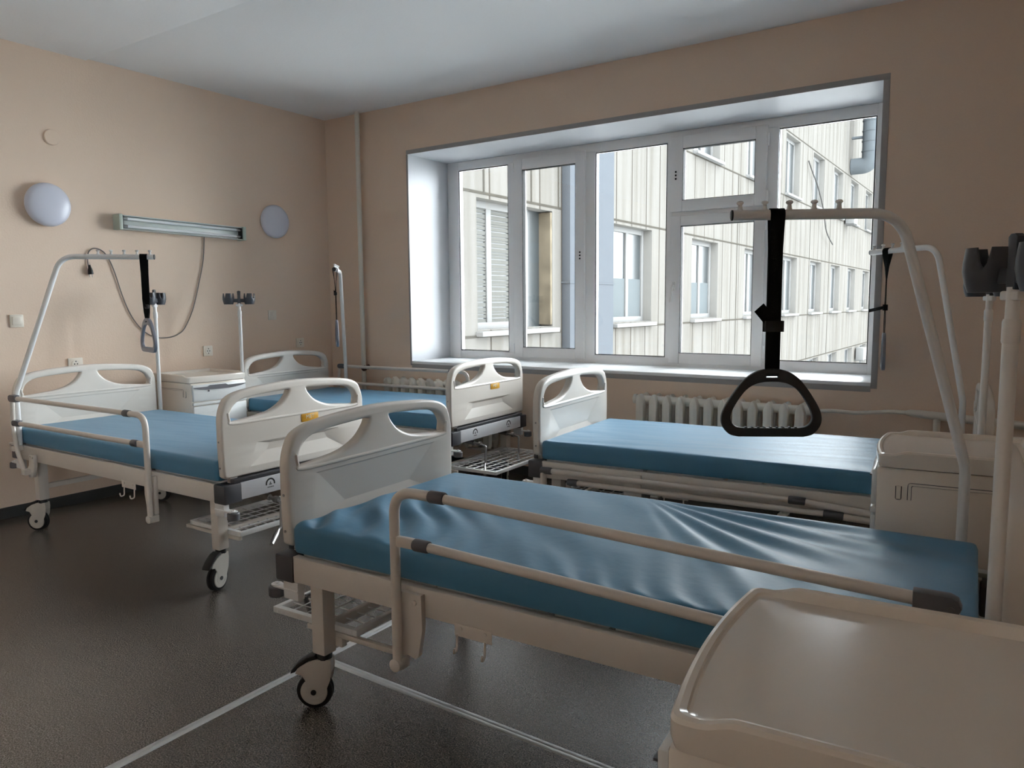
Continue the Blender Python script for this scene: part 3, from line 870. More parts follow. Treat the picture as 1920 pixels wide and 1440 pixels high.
# ------------------------------------------------------------------ mattresses
def mattress(key, label, amp, seed):
    x, y, p = POSES[key]
    x0, x1, hy, z0, z1 = .053, L - .075, .462, .5465, .650
    
    nx, ny, nz = 200, 84, 6
    rnd = random.Random(seed); off = Vector((seed * 3.1, seed * 1.7, 0))
    r = .018
    bm = bmesh.new()
    idx = {}
    def vert(i, j, k):
        if (i, j, k) in idx: return idx[(i, j, k)]
        a = x0 + (x1 - x0) * i / nx; b = -hy + 2 * hy * j / ny; c = z0 + (z1 - z0) * k / nz
        P_ = Vector((a, b, c))
        q_ = Vector((min(max(a, x0 + r), x1 - r), min(max(b, -hy + r), hy - r), min(max(c, z0 + r), z1 - r)))
        d = P_ - q_
        if d.length > 1e-9:
            m_ = max(abs(d.x), abs(d.y), abs(d.z)); d = d.normalized() * m_
        P2 = q_ + d
        if k == nz:
            u = a; w = b
            wp = noise.noise(Vector((u * 1.6, w * 2.2, 0)) + off) * 1.0
            h = 0
            n_ = lambda p_: noise.noise(Vector(p_) + off)
            if key != 'C':
                e1 = max(0, 1 - (hy - abs(w)) / .20)
                h += amp * .0026 * e1 * sin(26 * w * (1 + .3 * wp) + 3 * u + 6 * n_((u * 1.3, w * 2, 1)))
                h += amp * .0020 * n_((u * .9 + w * 1.2, w * 9 + u * 1.1, 3))
                h += amp * .0012 * n_((u * 2.0, w * 20 - u * 3.5, 7))
            else:
                # short gathers across the near edge, strongest at the foot corner
                d1 = hy + w
                g = math.exp(-d1 / .16) * (.35 + .9 * math.exp(-u / .55))
                h += .013 * g * sin(58 * (u + .65 * w) + 7 * n_((u * 2.2, w * 3, 2))) * (.6 + .6 * n_((u * 4, w * 2, 5)))
                # pulled folds radiating from the foot corner
                h += .0125 * math.exp(-((u - .25) / .30) ** 2) * math.exp(-((d1 - .26) / .32) ** 2) * sin(42 * (u + .8 * w) + 3.5 * wp + 3 * n_((u * 3, w * 3, 6)))
                # fan of long folds running to the head end from the far edge
                th = math.atan2(hy - w + .02, u - .92); rr_ = math.hypot(hy - w, u - .92)
                if u > .80: h += .0085 * math.exp(-((rr_ - .55) / .38) ** 2) * max(0, 1 - max(0, th - .75) / .4) * min(1, (u - .80) / .2) * sin(30 * th + 2.2 * wp)
                # soft creases in the middle
                h += .0035 * math.exp(-((u - .85) / .40) ** 2) * sin(15 * u + 13 * w + 5 * wp)
                h += .0016 * n_((u * 6, w * 6, 4)) + .0020 * n_((u * 2.2, w * 3.4, 8))
            edge = min(1, (hy - abs(w)) / .03, (u - x0) / .03 if u > x0 else 0, (x1 - u) / .03 if u < x1 else 0)
            P2.z += h * max(.25, edge)
        elif 0 < k and (j == 0 or j == ny or i == 0 or i == nx):
            s = noise.noise(Vector((a * 3, c * 30, b)) + off)
            P2.y += (1 if j == ny else -1 if j == 0 else 0) * amp * .0022 * s
        idx[(i, j, k)] = bm.verts.new(P2)
        return idx[(i, j, k)]
    for i in range(nx):
        for j in range(ny):
            bm.faces.new((vert(i, j, nz), vert(i + 1, j, nz), vert(i + 1, j + 1, nz), vert(i, j + 1, nz)))
    for j in (0, ny):
        for i in range(nx):
            for k in range(nz):
                bm.faces.new((vert(i, j, k), vert(i + 1, j, k), vert(i + 1, j, k + 1), vert(i, j, k + 1)))
    for i in (0, nx):
        for j in range(ny):
            for k in range(nz):
                bm.faces.new((vert(i, j, k), vert(i, j + 1, k), vert(i, j + 1, k + 1), vert(i, j, k + 1)))
    bmesh.ops.holes_fill(bm, edges=[e for e in bm.edges if e.is_boundary], sides=0)
    o = obj('mattress', bm, M['vinyl'], None, 60)
    o.location = (x, y, 0); o.rotation_euler = (0, 0, p)
    tag(o, label, 'mattress', 'blue vinyl mattresses')
mattress('A', 'blue vinyl mattress on the leftmost bed, behind its raised side rail', .8, 2)
mattress('B', 'blue vinyl mattress on the bed in the far corner', .8, 5)
mattress('C', 'wrinkled blue vinyl mattress on the large foreground bed', 1.3, 9)
mattress('D', 'blue vinyl mattress on the bed under the window', 1.0, 12)

# ------------------------------------------------------------------ lifting poles and grab handles
REACH = .735
def lifting_pole(key, u, vn, ang, label, reach=REACH, extra=0.0):
    b = bedpt(key, u, vn)
    t = thing('lifting_pole', label, 'pole', (b.x, b.y, 0), ang, 'lifting poles')
    zt = 1.645 + extra
    ex = reach - REACH
    def build(bm):
        path = fillet([(0, 0, .5425), (0, 0, .855), (.205 + ex * .7, 0, 1.545 + extra), (.245 + ex * .8, 0, zt), (reach, 0, zt)], .16, 10)
        path = fillet([(0, 0, .5425), (0, 0, .865), (.236 + ex * .7, 0, zt), (reach, 0, zt)], .12, 12)
        tube(bm, path, .0158, 18)
    part(('lp', reach, extra), 'pole_tube', build, M['wtube'], t)
    for k in range(5):
        def peg(bm): lathe(bm, [(.012, .013), (.0075, .018), (.006, .030), (.0115, .036), (.009, .041), (.003, .043)], 14)
        part('peg', 'strap_peg', peg, M['wtube'], t, loc=(reach - .022 - .0735 * k, 0, zt))
    def plug(bm): lathe(bm, [(.0162, 0), (.0162, .004), (.012, .006)], 18, Matrix.Translation((reach, 0, zt)) @ Matrix.Rotation(pi / 2, 4, 'Y'))
    part(('plug', reach, extra), 'end_plug', plug, M['blackp'], t)
    d = Vector((cos(ang), sin(ang), 0))
    return Vector((b.x, b.y, zt)), d

def grab_mesh():
    if 'grab' in CACHE: return CACHE['grab']
    outer = [(.10, 0), (.128, .008), (.149, .033), (.1535, .062), (.143, .095), (.110, .148), (.078, .186), (.040, .208), (0, .214)]
    inner = [(.085, .028), (.108, .033), (.122, .047), (.125, .064), (.115, .093), (.085, .140), (.058, .162), (.03, .171), (0, .173)]
    def sym(p): return [(-x, z) for x, z in p[::-1][1:]]
    def cl(p):
        pts = p + [(-x, z) for x, z in reversed(p[:-1])]
        c = catmull([(x, z, 0) for x, z in pts], 5, False)
        return [(v.x, v.y) for v in c]
    slot = [(-.018, .186), (.018, .186), (.018, .195), (-.018, .195)]
    bm = curve_mesh([cl(outer), list(reversed(cl(inner))), slot], .006, .0035, 2)
    bm.transform(Matrix(((1, 0, 0, 0), (0, 0, 1, 0), (0, 1, 0, 0), (0, 0, 0, 1))))
    for k in range(9):
        lathe(bm, [(.0045, -.007), (.0045, .007)], 10, Matrix.Translation((-.076 + .019 * k, 0, .027)) @ Matrix.Rotation(pi / 2, 4, 'X'))
    CACHE['grab'] = mesh_of('grab', bm, 40)
    return CACHE['grab']

def grab_handle(p, yaw, strap_yaw, label, zbot, buckle=.25, gmat='handle', tail=None, early=False):
    """p: point on the bar axis; the handle hangs down to zbot"""
    t = thing('hanging_grab_handle', label, 'grab handle', (p.x, p.y, 0), 0, 'grab handles')
    me = grab_mesh() if gmat == 'handle' else None
    if me is None:
        if 'grab_g' not in CACHE: CACHE['grab_g'] = grab_mesh().copy(); CACHE['grab_g'].materials.clear()
        me = CACHE['grab_g']
    link('grip', me, M[gmat], t, loc=(0, 0, zbot), rotz=yaw)
    w = .0215; top = p.z; zs_ = zbot + .190
    bm = bmesh.new()
    # loop over the bar: band going round the tube, then two layers down
    bd = strap_yaw
    n = 16; secs = []
    nrm = Vector((-sin(bd), cos(bd), 0)); tg = Vector((cos(bd), sin(bd), 0))
    yb = yaw; tg2 = Vector((cos(yb), sin(yb), 0)); nr2 = Vector((-sin(yb), cos(yb), 0))
    prof = []
    for s in (1,):
        prof.append((0.0030, zs_, 1.0))
        if early: prof += [(.003, zs_ + .03, 1), (.0025, buckle + zbot - .02, 1), (.0022, top - .16, 1), (.006, top - .09, .7), (.0150, top - .022, 0)]
        else: prof += [(.0032, zs_ + .06, .55), (.0034, zs_ + .14, .12), (.004, top - .10, 0), (.0150, top - .022, 0)]
    side1 = prof
    loop = [(.0178 * cos(a), top + .0178 * sin(a), 0) for a in [pi * k / 10 for k in range(0, 11)]]
    prof2 = [(-a, z, m_) for a, z, m_ in reversed(side1)]
    full = side1 + loop + prof2
    def add_band(full, th=.0016):
        prev = None
        for i, (o_, z, mix) in enumerate(full):
            T_ = (tg * (1 - mix) + tg2 * mix).normalized(); N_ = (nrm * (1 - mix) + nr2 * mix).normalized()
            c = Vector((0, 0, z)) + N_ * o_
            a = full[max(i - 1, 0)]; b = full[min(i + 1, len(full) - 1)]
            dz = b[1] - a[1]; do = b[0] - a[0]
            nn = (N_ * dz - Vector((0, 0, 1)) * do)
            nn = nn.normalized() * th if nn.length > 1e-9 else N_ * th
            cur = [bm.verts.new(c + T_ * w + nn), bm.verts.new(c - T_ * w + nn), bm.verts.new(c - T_ * w - nn), bm.verts.new(c + T_ * w - nn)]
            if prev:
                for k in range(4): bm.faces.new((prev[k], prev[(k + 1) % 4], cur[(k + 1) % 4], cur[k]))
            else: bm.faces.new(cur)
            prev = cur
        bm.faces.new(list(reversed(prev)))
    add_band(full)
    st = obj('strap', bm, M['black'], t)
    # slider buckle with the loose strap end sticking out
    zb = zbot + buckle
    bm = bmesh.new(); rz = Matrix.Translation((0, 0, zb)) @ Matrix.Rotation(yaw, 4, 'Z')
    box(bm, (-.026, -.009, -.013), (.026, .009, .013), .004, 2, rz)
    obj('buckle', bm, M['blackp'], t)
    bm = bmesh.new()
    tl = tail if tail else (-.045, -.012, .052)
    c0 = rz @ Vector((-.002, -.006, .004)); c1 = rz @ Vector((tl[0] * .55, tl[1], tl[2] * .55)); c2 = rz @ Vector(tl)
    ax = (c2 - c0).normalized(); wv = ax.cross(Vector((nr2.x, nr2.y, 0))).normalized() * .0185
    th = Vector((nr2.x, nr2.y, 0)) * .0014
    pv = None
    for c in (c0, c1, c2):
        cur = [bm.verts.new(c + wv + th), bm.verts.new(c - wv + th), bm.verts.new(c - wv - th), bm.verts.new(c + wv - th)]
        if pv:
            for k in range(4): bm.faces.new((pv[k], pv[(k + 1) % 4], cur[(k + 1) % 4], cur[k]))
        else: bm.faces.new(cur)
        pv = cur
    bm.faces.new(list(reversed(pv)))
    obj('strap_end', bm, M['black'], t)

p, d = lifting_pole('C', 1.975, .515, rad(210), 'white lifting pole rising behind the foreground bed\'s mattress', .727)
grab_handle(p + d * .5955, rad(210), rad(210), 'black triangular grab handle hanging above the foreground bed', .9615, .345, 'handle', (.048, .012, .058))
p, d = lifting_pole('A', 1.985, -.4805, rad(47), 'white lifting pole over the leftmost bed, lamp flex hanging behind it', .822, .045)
grab_handle(p + d * .763, rad(47) + rad(-62), rad(47), 'triangular grab handle, sheen painted blue-grey, on a black strap above the leftmost bed', 1.098, .285, 'handle_sheen', (.02, -.012, .018))
p, d = lifting_pole('B', 1.86, .4805, rad(-48.5), 'white lifting pole in the far corner beside the riser pipe', .735, .02)
grab_handle(p + d * .676, rad(-41), rad(-48.5), 'grab handle seen edge-on, hanging in the far corner by the riser pipe', 1.055, .42, 'handle_sheen', (-.06, -.012, .012), True)
p, d = lifting_pole('D', 2.0, .500, rad(138), 'white lifting pole of the bed under the window, right of the window', .715, .025)
grab_handle(p + d * .5825, rad(99), rad(138), 'grab handle seen edge-on, hanging at the right edge of the window', .985, .36, 'handle_sheen', (.02, .085, -.035), True)

# ------------------------------------------------------------------ infusion stands with bottle holders
def iv_stand(key, u, vn, yaw, label):
    b = bedpt(key, u, vn)
    t = thing('infusion_stand', label, 'infusion stand', (b.x, b.y, 0), 0, 'infusion stands')
    def pole(bm):
        tube(bm, [(0, 0, .557), (0, 0, 1.33)], .0135, 16)
    part('ivp', 'pole', pole, M['wtube'], t)
    def up(bm):
        tube(bm, [(0, 0, 1.32), (0, 0, 1.345), (0, 0, 1.405)], [.0155, .012, .0115], 16)
        lathe(bm, [(.0145, 1.30), (.0158, 1.304), (.0158, 1.34), (.0138, 1.346)], 16)
        box(bm, (-.026, -.010, 1.380), (.026, .010, 1.398), .004)
    part('ivu', 'upper_tube', up, M['wtube'], t, rotz=yaw)
    def cups(bm):
        for s in (-1, 1):
            c = .078 * s; n = 40; rows_ = []
            # open cup with notched rim, opening towards the middle
            for zi, (z, r) in enumerate(((0, .020), (.0, .034), (.018, .040), (.040, .0445), (.058, .044), (.086, .040))):
                ring = []
                for j in range(n):
                    a = 2 * pi * j / n
                    zz = z
                    if zi >= 4:
                        m_ = (a * 4 / (2 * pi) + .5 * 0) % 1.0
                        notch = max(0, 1 - abs(m_ - .5) / .19)
                        zz = z - (.040 if zi == 5 else .016) * min(1, notch * 1.6)
                    ring.append((c + r * cos(a), r * sin(a), 1.396 + zz))
                rows_.append(ring)
            inner = [[(c + (p_[0] - c) * .88, p_[1] * .88, p_[2]) for p_ in rg] for rg in reversed(rows_[2:])]
            inner.append([(c + .030 * cos(2 * pi * j / n), .030 * sin(2 * pi * j / n), 1.402) for j in range(n)])
            rings(bm, rows_ + inner, False, True)
        box(bm, (-.045, -.007, 1.412), (.045, .007, 1.440), .003)
    h = part('cups', 'bottle_holder', cups, M['cup'], t, rotz=yaw)
    def post(bm):
        prism(bm, [(-.013, 1.400), (.013, 1.400), (.011, 1.462), (.013, 1.497), (.006, 1.503), (-.006, 1.503), (-.013, 1.497), (-.011, 1.462)], -.008, .008, None, .002)
    part('post', 'centre_post', post, M['cup'], h)
iv_stand('A', 2.045, .482, rad(124), 'white infusion stand with grey bottle holder, behind the strap at the left wall')
iv_stand('B', 2.045, -.482, rad(53), 'white infusion stand with grey double holder between bedside cabinet and far corner bed')
iv_stand('C', 2.037, -.482, rad(-56), 'infusion stand at the right edge with the large dark bottle holder, foreground bed')
iv_stand('D', 2.05, -.482, rad(-50), 'thin white infusion stand behind the far cabinet, mostly hidden by the dark bottle holder')

# ------------------------------------------------------------------ bedside cabinets
def cabinet(x, y, phi, label, zt=.882):
    """origin: middle of the front edge on the floor; front faces -x, depth along +x"""
    t = thing('bedside_cabinet', label, 'bedside cabinet', (x, y, 0), phi, 'bedside cabinets')
    hw, D = .240, .47
    b0 = .085; bt = zt - .062
    def body(bm):
        box(bm, (.012, -hw + .006, b0), (D - .01, hw - .006, bt), .008)
    part('cb_body', 'body', body, M['cab'], t)
    def tray(bm):
        # tray top: bowed front edge, raised rim on both sides and back stepping up behind the front corners
        n = 25
        def outline(inset, front):
            pts = []
            h = hw + .008 - inset
            for i in range(n):
                s = (-1 + 2 * i / (n - 1)) * .93
                bow = .020 * (1 - s * s)
                pts.append((front + .030 - bow + inset, s * h))
            return pts
        def ring(inset, zf):
            return [Vector((p_[0], p_[1], zf(p_))) for p_ in outline(inset, -.012)]
        top = zt
        def rim(p_):
            k = min(1, max(0, (p_[0] - .030) / .030)) if abs(p_[1]) > hw - .03 else 0
            k = k * k * (3 - 2 * k)
            return top - .014 + .014 * (1 if p_[0] > .2 else 0)
        # build by sampling sides finely so that the rim can step
        def fine(inset):
            base = outline(inset, -.012)
            h = hw + .008 - inset; xf = base[n - 1][0] + .022; xb = D + .004 - inset
            def rnd_(p0, p1, p2): return [((1 - t_) ** 2 * p0[0] + 2 * t_ * (1 - t_) * p1[0] + t_ * t_ * p2[0], (1 - t_) ** 2 * p0[1] + 2 * t_ * (1 - t_) * p1[1] + t_ * t_ * p2[1]) for t_ in (.2, .4, .6, .8, 1)]
            c1_ = rnd_(base[n - 1], (base[n - 1][0] + .004, h), (xf, h)); c0_ = [(p_[0], -p_[1]) for p_ in reversed(c1_)]
            xs = [xf + (xb - xf) * k / 30 for k in range(1, 31)]
            pts = base[:n] + c1_ + [(x_, h) for x_ in xs] + [(x_, -h) for x_ in reversed(xs)] + c0_
            return pts
        def zr(p_, raised):
            x_ = p_[0]
            k = min(1, max(0, (x_ - .055) / .045)); k = k * k * (3 - 2 * k)
            side = 1 if x_ > .045 else 0
            return (k * .012) * side if raised else 0
        lev = [(.016, bt - .0, False), (.004, bt + .004, False), (.0, bt + .020, False), (.0, top - .020, True), (.003, top - .014, True), (.009, top - .012, True), (.0165, top - .0145, True), (.0185, top - .0185, True), (.022, top - .0205, False), (.036, top - .0212, False)]
        rs = []
        for ins, z, ra in lev:
            rs.append([Vector((p_[0], p_[1], z + zr(p_, ra))) for p_ in fine(ins)])
        rings(bm, rs, False, True)
    part('cb_tray', 'tray_top', tray, M['cab'], t, 24)
    def draw(bm):
        box(bm, (-.004, -hw + .014, bt - .135), (.014, hw - .014, bt - .012), .006)
    dr = part('cb_draw', 'drawer', draw, M['cabin'], t)
    def grip(bm):
        n = 20; top_ = []; bot = []
        for i in range(n + 1):
            s = -1 + 2 * i / n; yy = s * (hw - .020); e = (1 - abs(s) ** 3)
            up_ = .010 if -.25 < s < .45 else 0.0
            top_.append((yy, bt - .030 + up_)); bot.append((yy, bt - .034 - .020 * e))
        poly = top_ + bot[::-1]
        a = [bm.verts.new((-.010, p_[0], p_[1])) for p_ in poly]; b = [bm.verts.new((0, p_[0], p_[1])) for p_ in poly]
        bm.faces.new(a); bm.faces.new(list(reversed(b)))
        for i in range(len(poly)): bm.faces.new((a[i], a[(i + 1) % len(poly)], b[(i + 1) % len(poly)], b[i]))
    part('cb_grip', 'drawer_handle', grip, M['grey'], dr)
    def keyh(bm): lathe(bm, [(.007, 0), (.007, .004)], 12, Matrix.Translation((-.004, .10, bt - .062)) @ Matrix.Rotation(-pi / 2, 4, 'Y'))
    part('cb_key', 'lock', keyh, M['dgrey'], dr)
    def board(bm): box(bm, (-.006, -hw + .012, bt - .163), (.014, hw - .012, bt - .142), .004)
    part('cb_board', 'pull_out_board', board, M['cabin'], t)
    def door(bm):
        box(bm, (-.004, -hw + .014, b0 + .01), (.014, hw - .014, bt - .170), .006)
        box(bm, (-.0055, -hw + .05, b0 + .06), (-.002, hw - .05, bt - .215), .001)
    part('cb_door', 'door', door, M['cabin'], t)
    # moulded towel rail and hook on both flanks
    for s in (-1, 1):
        yy = s * (hw - .0058)
        def rail(bm):
            prism(bm, [(.1085, bt - .105), (.1175, bt - .105), (.1175, bt - .056), (.121, bt - .0545), (D - .06, bt - .0545), (D - .06, bt - .0475), (.113, bt - .0475), (.1085, bt - .052)], min(yy, yy + s * .004), max(yy, yy + s * .004), None, 0)
        r_ = part(('cb_rail', s), 'towel_rail', rail, M['cab'], t)
        def tab(bm): prism(bm, [(.073, bt - .058), (.087, bt - .058), (.087, bt - .104), (.073, bt - .104)], min(yy, yy + s * .005), max(yy, yy + s * .005), None, .0015)
        h_ = part(('cb_tab', s), 'towel_hook', tab, M['cab'], t)
        def g1(bm):
            g = lambda pts: tube(bm, fillet([(a, yy, z) for a, z in pts], .012, 5), .0012, 6)
            g([(.1075, bt - .105), (.1075, bt - .0468), (D - .06, bt - .0468)])
        def g2(bm): tube(bm, fillet([(.118, yy, bt - .105), (.118, yy, bt - .0552), (D - .06, yy, bt - .0552)], .008, 5), .0012, 6)
        def g3(bm): tube(bm, fillet([(.0715, yy, bt - .060), (.0715, yy, bt - .106), (.0885, yy, bt - .106), (.0885, yy, bt - .060)], .006, 4), .0012, 6)
        part(('g1', s), 'rail_groove', g1, M['dgrey'], r_); part(('g2', s), 'rail_groove', g2, M['dgrey'], r_); part(('g3', s), 'hook_groove', g3, M['dgrey'], h_)
    for a in (.06, D - .06):
        for s in (-1, 1):
            def cst(bm, a=a, s=s):
                lathe(bm, [(.026, -.011), (.028, -.006), (.028, .006), (.026, .011)], 20, Matrix.Translation((a + .01, s * (hw - .05), .028)) @ Matrix.Rotation(pi / 2, 4, 'X'))
                box(bm, (a - .014, s * (hw - .05) - .014, .045), (a + .022, s * (hw - .05) + .014, b0 + .004), .004)
            part(('cb_c', a, s), 'caster', cst, M['dgrey'], t)
    return t
cabinet(-.372, 1.085, rad(4.5), 'cream bedside cabinet in the right foreground, its glossy tray top towards the camera')
cabinet(-.402, 3.010, rad(4.5), 'cream bedside cabinet between the foreground bed and the bed under the window')
cabinet(-4.968, 3.430, pi, 'bedside cabinet with grey drawer handle against the left wall below a socket')

# ------------------------------------------------------------------ things on the left wall
def wall_mtx(y, z):  # local z axis -> +x (into the room)
    return Matrix.Translation((XL, y, z)) @ Matrix.Rotation(pi / 2, 4, 'Y')
for (y, z, lab) in ((2.517, 2.068, 'round white wall lamp nearer the left edge of the photo'), (4.378, 2.115, 'round white wall lamp nearer the room corner')):
    t = thing('round_wall_lamp', lab, 'wall lamp', (XL, y, z), 0, 'round wall lamps')
    bm = bmesh.new(); lathe(bm, [(.120, 0), (.120, .018)], 48, Matrix.Rotation(pi / 2, 4, 'Y')); obj('base_plate', bm, M['white'], t)
    bm = bmesh.new(); lathe(bm, [(.136, .016), (.142, .020), (.144, .030), (.142, .044), (.134, .056), (.118, .065), (.09, .072), (.05, .076), (.015, .077)], 56, Matrix.Rotation(pi / 2, 4, 'Y')); obj('opal_cover', bm, M['lampw'], t)

# twin tube bed-head lamp
t = thing('fluorescent_wall_lamp', 'long pale green twin-tube lamp mounted between the round wall lamps', 'wall lamp', (XL, 3.50, 1.988), 0)
t.rotation_euler = (rad(-.55), 0, 0)
h = .535
bm = bmesh.new()
box(bm, (0, -h + .02, -.050), (.030, h - .02, .050), .004)
box(bm, (.028, -h + .02, .044), (.075, h - .02, .051), .002); box(bm, (.028, -h + .02, -.051), (.075, h - .02, -.046), .002)
obj('reflector_housing', bm, M['refl'], t)
for s in (-1, 1):
    bm = bmesh.new(); a, b = sorted((s * (h - .028), s * h)); box(bm, (0, a, -.056), (.088, b, .056), .004); e = obj('end_cap', bm, M['fixt'], t)
    bm = bmesh.new(); a, b = sorted((s * (h - .062), s * (h - .028)))
    box(bm, (.03, s * (h - .033) - .004, -.047), (.080, s * (h - .033) + .004, .047), .001); obj('lampholder', bm, M['blackp'], e)
for z in (-.027, .027):
    bm = bmesh.new(); tube(bm, [(.056, -h + .06, z), (.056, h - .06, z)], .0105, 16); tb = obj('tube', bm, M['tubeg'], t)
    bm = bmesh.new()
    for s in (-1, 1):
        tube(bm, [(.056, s * (h - .032), z), (.056, s * (h - .075), z)], .0112, 14)
    obj('tube_caps', bm, M['steel'], tb)

# lamp flex with its plug
bm = bmesh.new()
cy = [(3.693, 1.935), (3.675, 1.76), (3.627, 1.572), (3.56, 1.36), (3.481, 1.213), (3.42, 1.165), (3.364, 1.147), (3.30, 1.143), (3.233, 1.152), (3.15, 1.195), (3.074, 1.285), (3.025, 1.385), (2.987, 1.501), (2.955, 1.62),
      (2.923, 1.711), (2.895, 1.76), (2.868, 1.785), (2.835, 1.797), (2.803, 1.794), (2.778, 1.772), (2.768, 1.742), (2.765, 1.70), (2.768, 1.66)]
tube(bm, catmull([(XL + .009, y, z) for y, z in cy], 4), .0042, 8)
fl = obj('power_cord', bm, M['cord'])
tag(fl, 'grey lamp flex with black plug drooping on the left wall', 'cord')
bm = bmesh.new()
pm_ = Matrix.Translation((XL + .020, 2.772, 1.655)) @ Matrix.Rotation(rad(4), 4, 'X')
lathe(bm, [(.006, .025), (.009, .01), (.016, -.012), (.0185, -.036), (.017, -.042)], 16, pm_)
pl = obj('plug', bm, M['blackp'], fl)
bm = bmesh.new()
for s in (-1, 1): tube(bm, [pm_ @ Vector((0, s * .0095, -.04)), pm_ @ Vector((0, s * .0095, -.062))], .0025, 8)
obj('plug_pins', bm, M['steel'], pl)

def plate_thing(kind, y, z, lab, w=.084, h=.084, grp=None):
    t = thing(kind, lab, 'light switch' if 'switch' in kind else 'socket', (XL, y, z), 0, grp)
    bm = bmesh.new(); box(bm, (0, -w / 2, -h / 2), (.011, w / 2, h / 2), .004); obj('cover_plate', bm, M['switch'], t)
    return t
t = plate_thing('light_switch', 2.283, 1.296, 'ivory single light switch at the left edge of the wall', grp='light switches')
bm = bmesh.new(); box(bm, (.010, -.028, -.028), (.017, .028, .028), .003); obj('rocker', bm, M['switch'], t)
t = plate_thing('light_switch', 4.331, 1.302, 'small ivory light switch on the left wall, right of the infusion stands', grp='light switches')
bm = bmesh.new(); box(bm, (.010, -.024, -.028), (.016, -.001, .028), .003); box(bm, (.010, .001, -.028), (.0145, .024, .028), .003); obj('rocker', bm, M['switch'], t)
for (y, z, lab, w) in ((2.636, .988, 'double socket half hidden by the headboard of the left wall bed', .10), (3.678, 1.021, 'white wall socket above the bedside cabinet', .084), (4.628, 1.045, 'wall socket above the headboard of the far corner bed', .09)):
    t = plate_thing('wall_socket', y, z, lab, w, grp='wall sockets')
    bm = bmesh.new(); lathe(bm, [(.029, .010), (.029, .013), (.025, .0135)], 28, Matrix.Rotation(pi / 2, 4, 'Y')); obj('socket_rim', bm, M['switch'], t)
    bm = bmesh.new(); lathe(bm, [(.022, .0128), (.022, .0142)], 24, Matrix.Rotation(pi / 2, 4, 'Y')); wl = obj('socket_well', bm, M['pipe'], t)
    bm = bmesh.new()
    for s in (-1, 1): lathe(bm, [(.0045, .0140), (.0045, .0150)], 10, Matrix.Translation((0, s * .0095, 0)) @ Matrix.Rotation(pi / 2, 4, 'Y'))
    box(bm, (.0138, -.003, .014), (.0155, .003, .022)); box(bm, (.0138, -.003, -.022), (.0155, .003, -.014)); obj('contact_holes', bm, M['ink'], wl)
bm = bmesh.new(); lathe(bm, [(.052, 0), (.052, .006), (.048, .012), (.03, .014), (.01, .0145)], 36, wall_mtx(2.583, 2.522))
tag(obj('wall_mounted_box_cover', bm, M['wall']), 'round wall-coloured junction box cover high on the left wall', 'box cover')

# ------------------------------------------------------------------ heating
bm = bmesh.new()
yp = YB - .055
tube(bm, [(-4.995, yp, 0), (-4.998, yp, 1.4), (-4.995, yp, ZC)], .0215, 16)
rp = obj('heating_riser_pipe', bm, M['pipe'])
tag(rp, 'vertical cream heating riser pipe in the room corner', 'pipe')
bm = bmesh.new(); lathe(bm, [(.020, 0), (.026, .01), (.026, .03), (.014, .04), (.014, .06), (.022, .065), (.022, .08)], 14, Matrix.Translation((-4.995, yp - .015, .80)) @ Matrix.Rotation(rad(75), 4, 'Y') )
obj('valve', bm, M['rust'], rp)

def radiator(x0, n, label, ztop=.745, zbot=.20):
    t = thing('cast_iron_radiator', label, 'radiator', (x0, YB - .10, zbot), 0, 'cast iron radiators')
    pitch = .0985; H_ = ztop - zbot
    def sec(bm):
        for k, yy in enumerate((-.045, .045)):
            # front column with peaked shoulders
            w_ = .029
            prism(bm, [(-w_, .04), (-.012, .0), (.012, .0), (w_, .04), (w_, H_ - .055), (.013, H_ - .010), (0, H_), (-.013, H_ - .010), (-w_, H_ - .055)], yy - .028, yy + .028, None, .009)
        tube(bm, [(-pitch / 2, 0, H_ - .045), (pitch / 2, 0, H_ - .045)], .030, 14); tube(bm, [(-pitch / 2, 0, .05), (pitch / 2, 0, .05)], .030, 14)
        for zz in (.2, .32): box(bm, (-.010, -.03, zz), (.010, .03, zz + .03), .003)
    for i in range(n):
        part(('radsec', round(H_, 3)), 'section', sec, M['rad'], t, loc=(pitch * (i + .5), 0, 0))
    def feet(bm):
        for i in (1, n - 2):
            xx = pitch * (i + .5); tube(bm, [(xx, .02, .02), (xx, .02, -zbot)], .012, 8); box(bm, (xx - .03, -.02, -zbot), (xx + .03, .06, -zbot + .012), .003)
        lathe(bm, [(.034, 0), (.034, .03), (.022, .036)], 16, Matrix.Translation((pitch * n, 0, H_ - .045)) @ Matrix.Rotation(pi / 2, 4, 'Y'))
        lathe(bm, [(.034, 0), (.034, .02), (.02, .026)], 16, Matrix.Translation((0, 0, H_ - .045)) @ Matrix.Rotation(-pi / 2, 4, 'Y'))
    part(('radfeet', n), 'feet_and_plugs', feet, M['rad'], t)
radiator(-4.66, 12, 'cream cast iron radiator behind the far corner bed\'s side rail')
radiator(-2.235, 12, 'cream cast iron radiator behind the bed under the window')
bm = bmesh.new()
yy = YB - .10
tube(bm, catmull([(-1.012, yy, .70), (-.93, yy, .708), (-.80, yy + .01, .705), (-.70, yy + .03, .712), (-.60, YB - .06, .722), (-.50, YB - .055, .722)], 5), .0125, 12)
tube(bm, [(-.52, YB - .055, .722), (-.50, YB - .055, .722), (-.44, YB - .055, .718), (.10, YB - .055, .690), (XR, YB - .055, .672)], [.014, .021, .024, .024, .024], 14)
tube(bm, [(-.36, YB - .055, .70), (-.36, YB - .055, 0)], .019, 12)
tag(obj('heating_branch_pipe', bm, M['pipe']), 'cream horizontal heating pipe right of the radiator, behind the far cabinet', 'pipe')

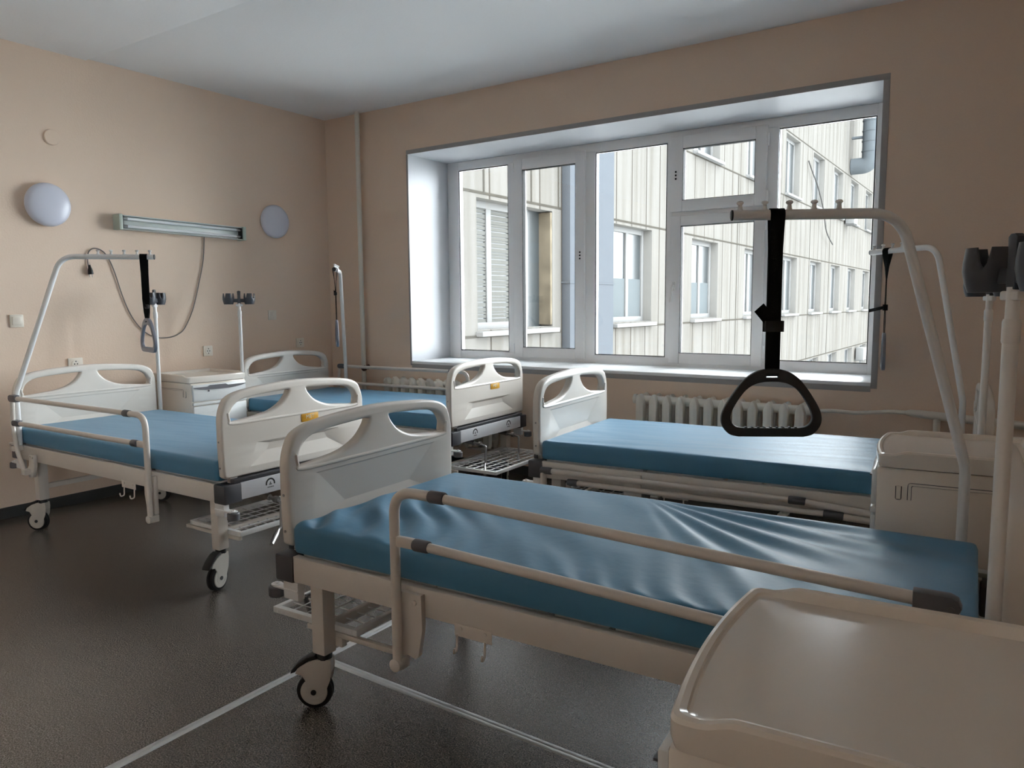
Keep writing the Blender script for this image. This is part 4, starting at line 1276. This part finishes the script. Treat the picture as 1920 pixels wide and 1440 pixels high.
# ------------------------------------------------------------------ camera, sky, view
R = ((0.8297610957583701, 0.5580676299290029, -0.007552773748388212),
     (-0.05277888036712897, 0.09193165363750044, 0.9943656072324037),
     (-0.5556175966913406, 0.8246872688994902, -0.10573549433392136))
cam = bpy.data.cameras.new('camera'); co = bpy.data.objects.new('camera', cam); COL.objects.link(co)
cam.sensor_width = 36; cam.lens = 36 * 1404.62 / 1920; cam.clip_start = .02; cam.clip_end = 300
mt = Matrix(((R[0][0], R[1][0], -R[2][0], 0), (R[0][1], R[1][1], -R[2][1], 0), (R[0][2], R[1][2], -R[2][2], 1.38), (0, 0, 0, 1)))
co.matrix_world = mt
S.camera = co

w = bpy.data.worlds.new('overcast'); S.world = w; w.use_nodes = True
nt = w.node_tree
bg = nt.nodes['Background']
bg.inputs['Color'].default_value = (.90, .955, 1.0, 1)
# overcast sky, brighter where the sun stands behind the cloud
tc = nd(nt, 'ShaderNodeTexCoord')
dt = nd(nt, 'ShaderNodeVectorMath', operation='DOT_PRODUCT'); dt.inputs[1].default_value = Vector((.50, .78, .42)).normalized()
nt.links.new(tc.outputs['Generated'], dt.inputs[0])
cl = nd(nt, 'ShaderNodeMath', operation='MAXIMUM'); cl.inputs[1].default_value = 0; nt.links.new(dt.outputs['Value'], cl.inputs[0])
pw = nd(nt, 'ShaderNodeMath', operation='POWER'); pw.inputs[1].default_value = 3; nt.links.new(cl.outputs[0], pw.inputs[0])
ma = nd(nt, 'ShaderNodeMath', operation='MULTIPLY_ADD'); ma.inputs[1].default_value = 6; ma.inputs[2].default_value = 11.2
nt.links.new(pw.outputs[0], ma.inputs[0]); nt.links.new(ma.outputs[0], bg.inputs['Strength'])

S.view_settings.view_transform = 'Standard'
S.view_settings.look = 'None'
S.view_settings.gamma = 1
S.view_settings.use_curve_mapping = False
S.view_settings.exposure = 0.74
S.cycles.max_bounces = 24
S.cycles.diffuse_bounces = 16
S.cycles.glossy_bounces = 6
S.cycles.transparent_max_bounces = 16
S.cycles.sample_clamp_indirect = 8
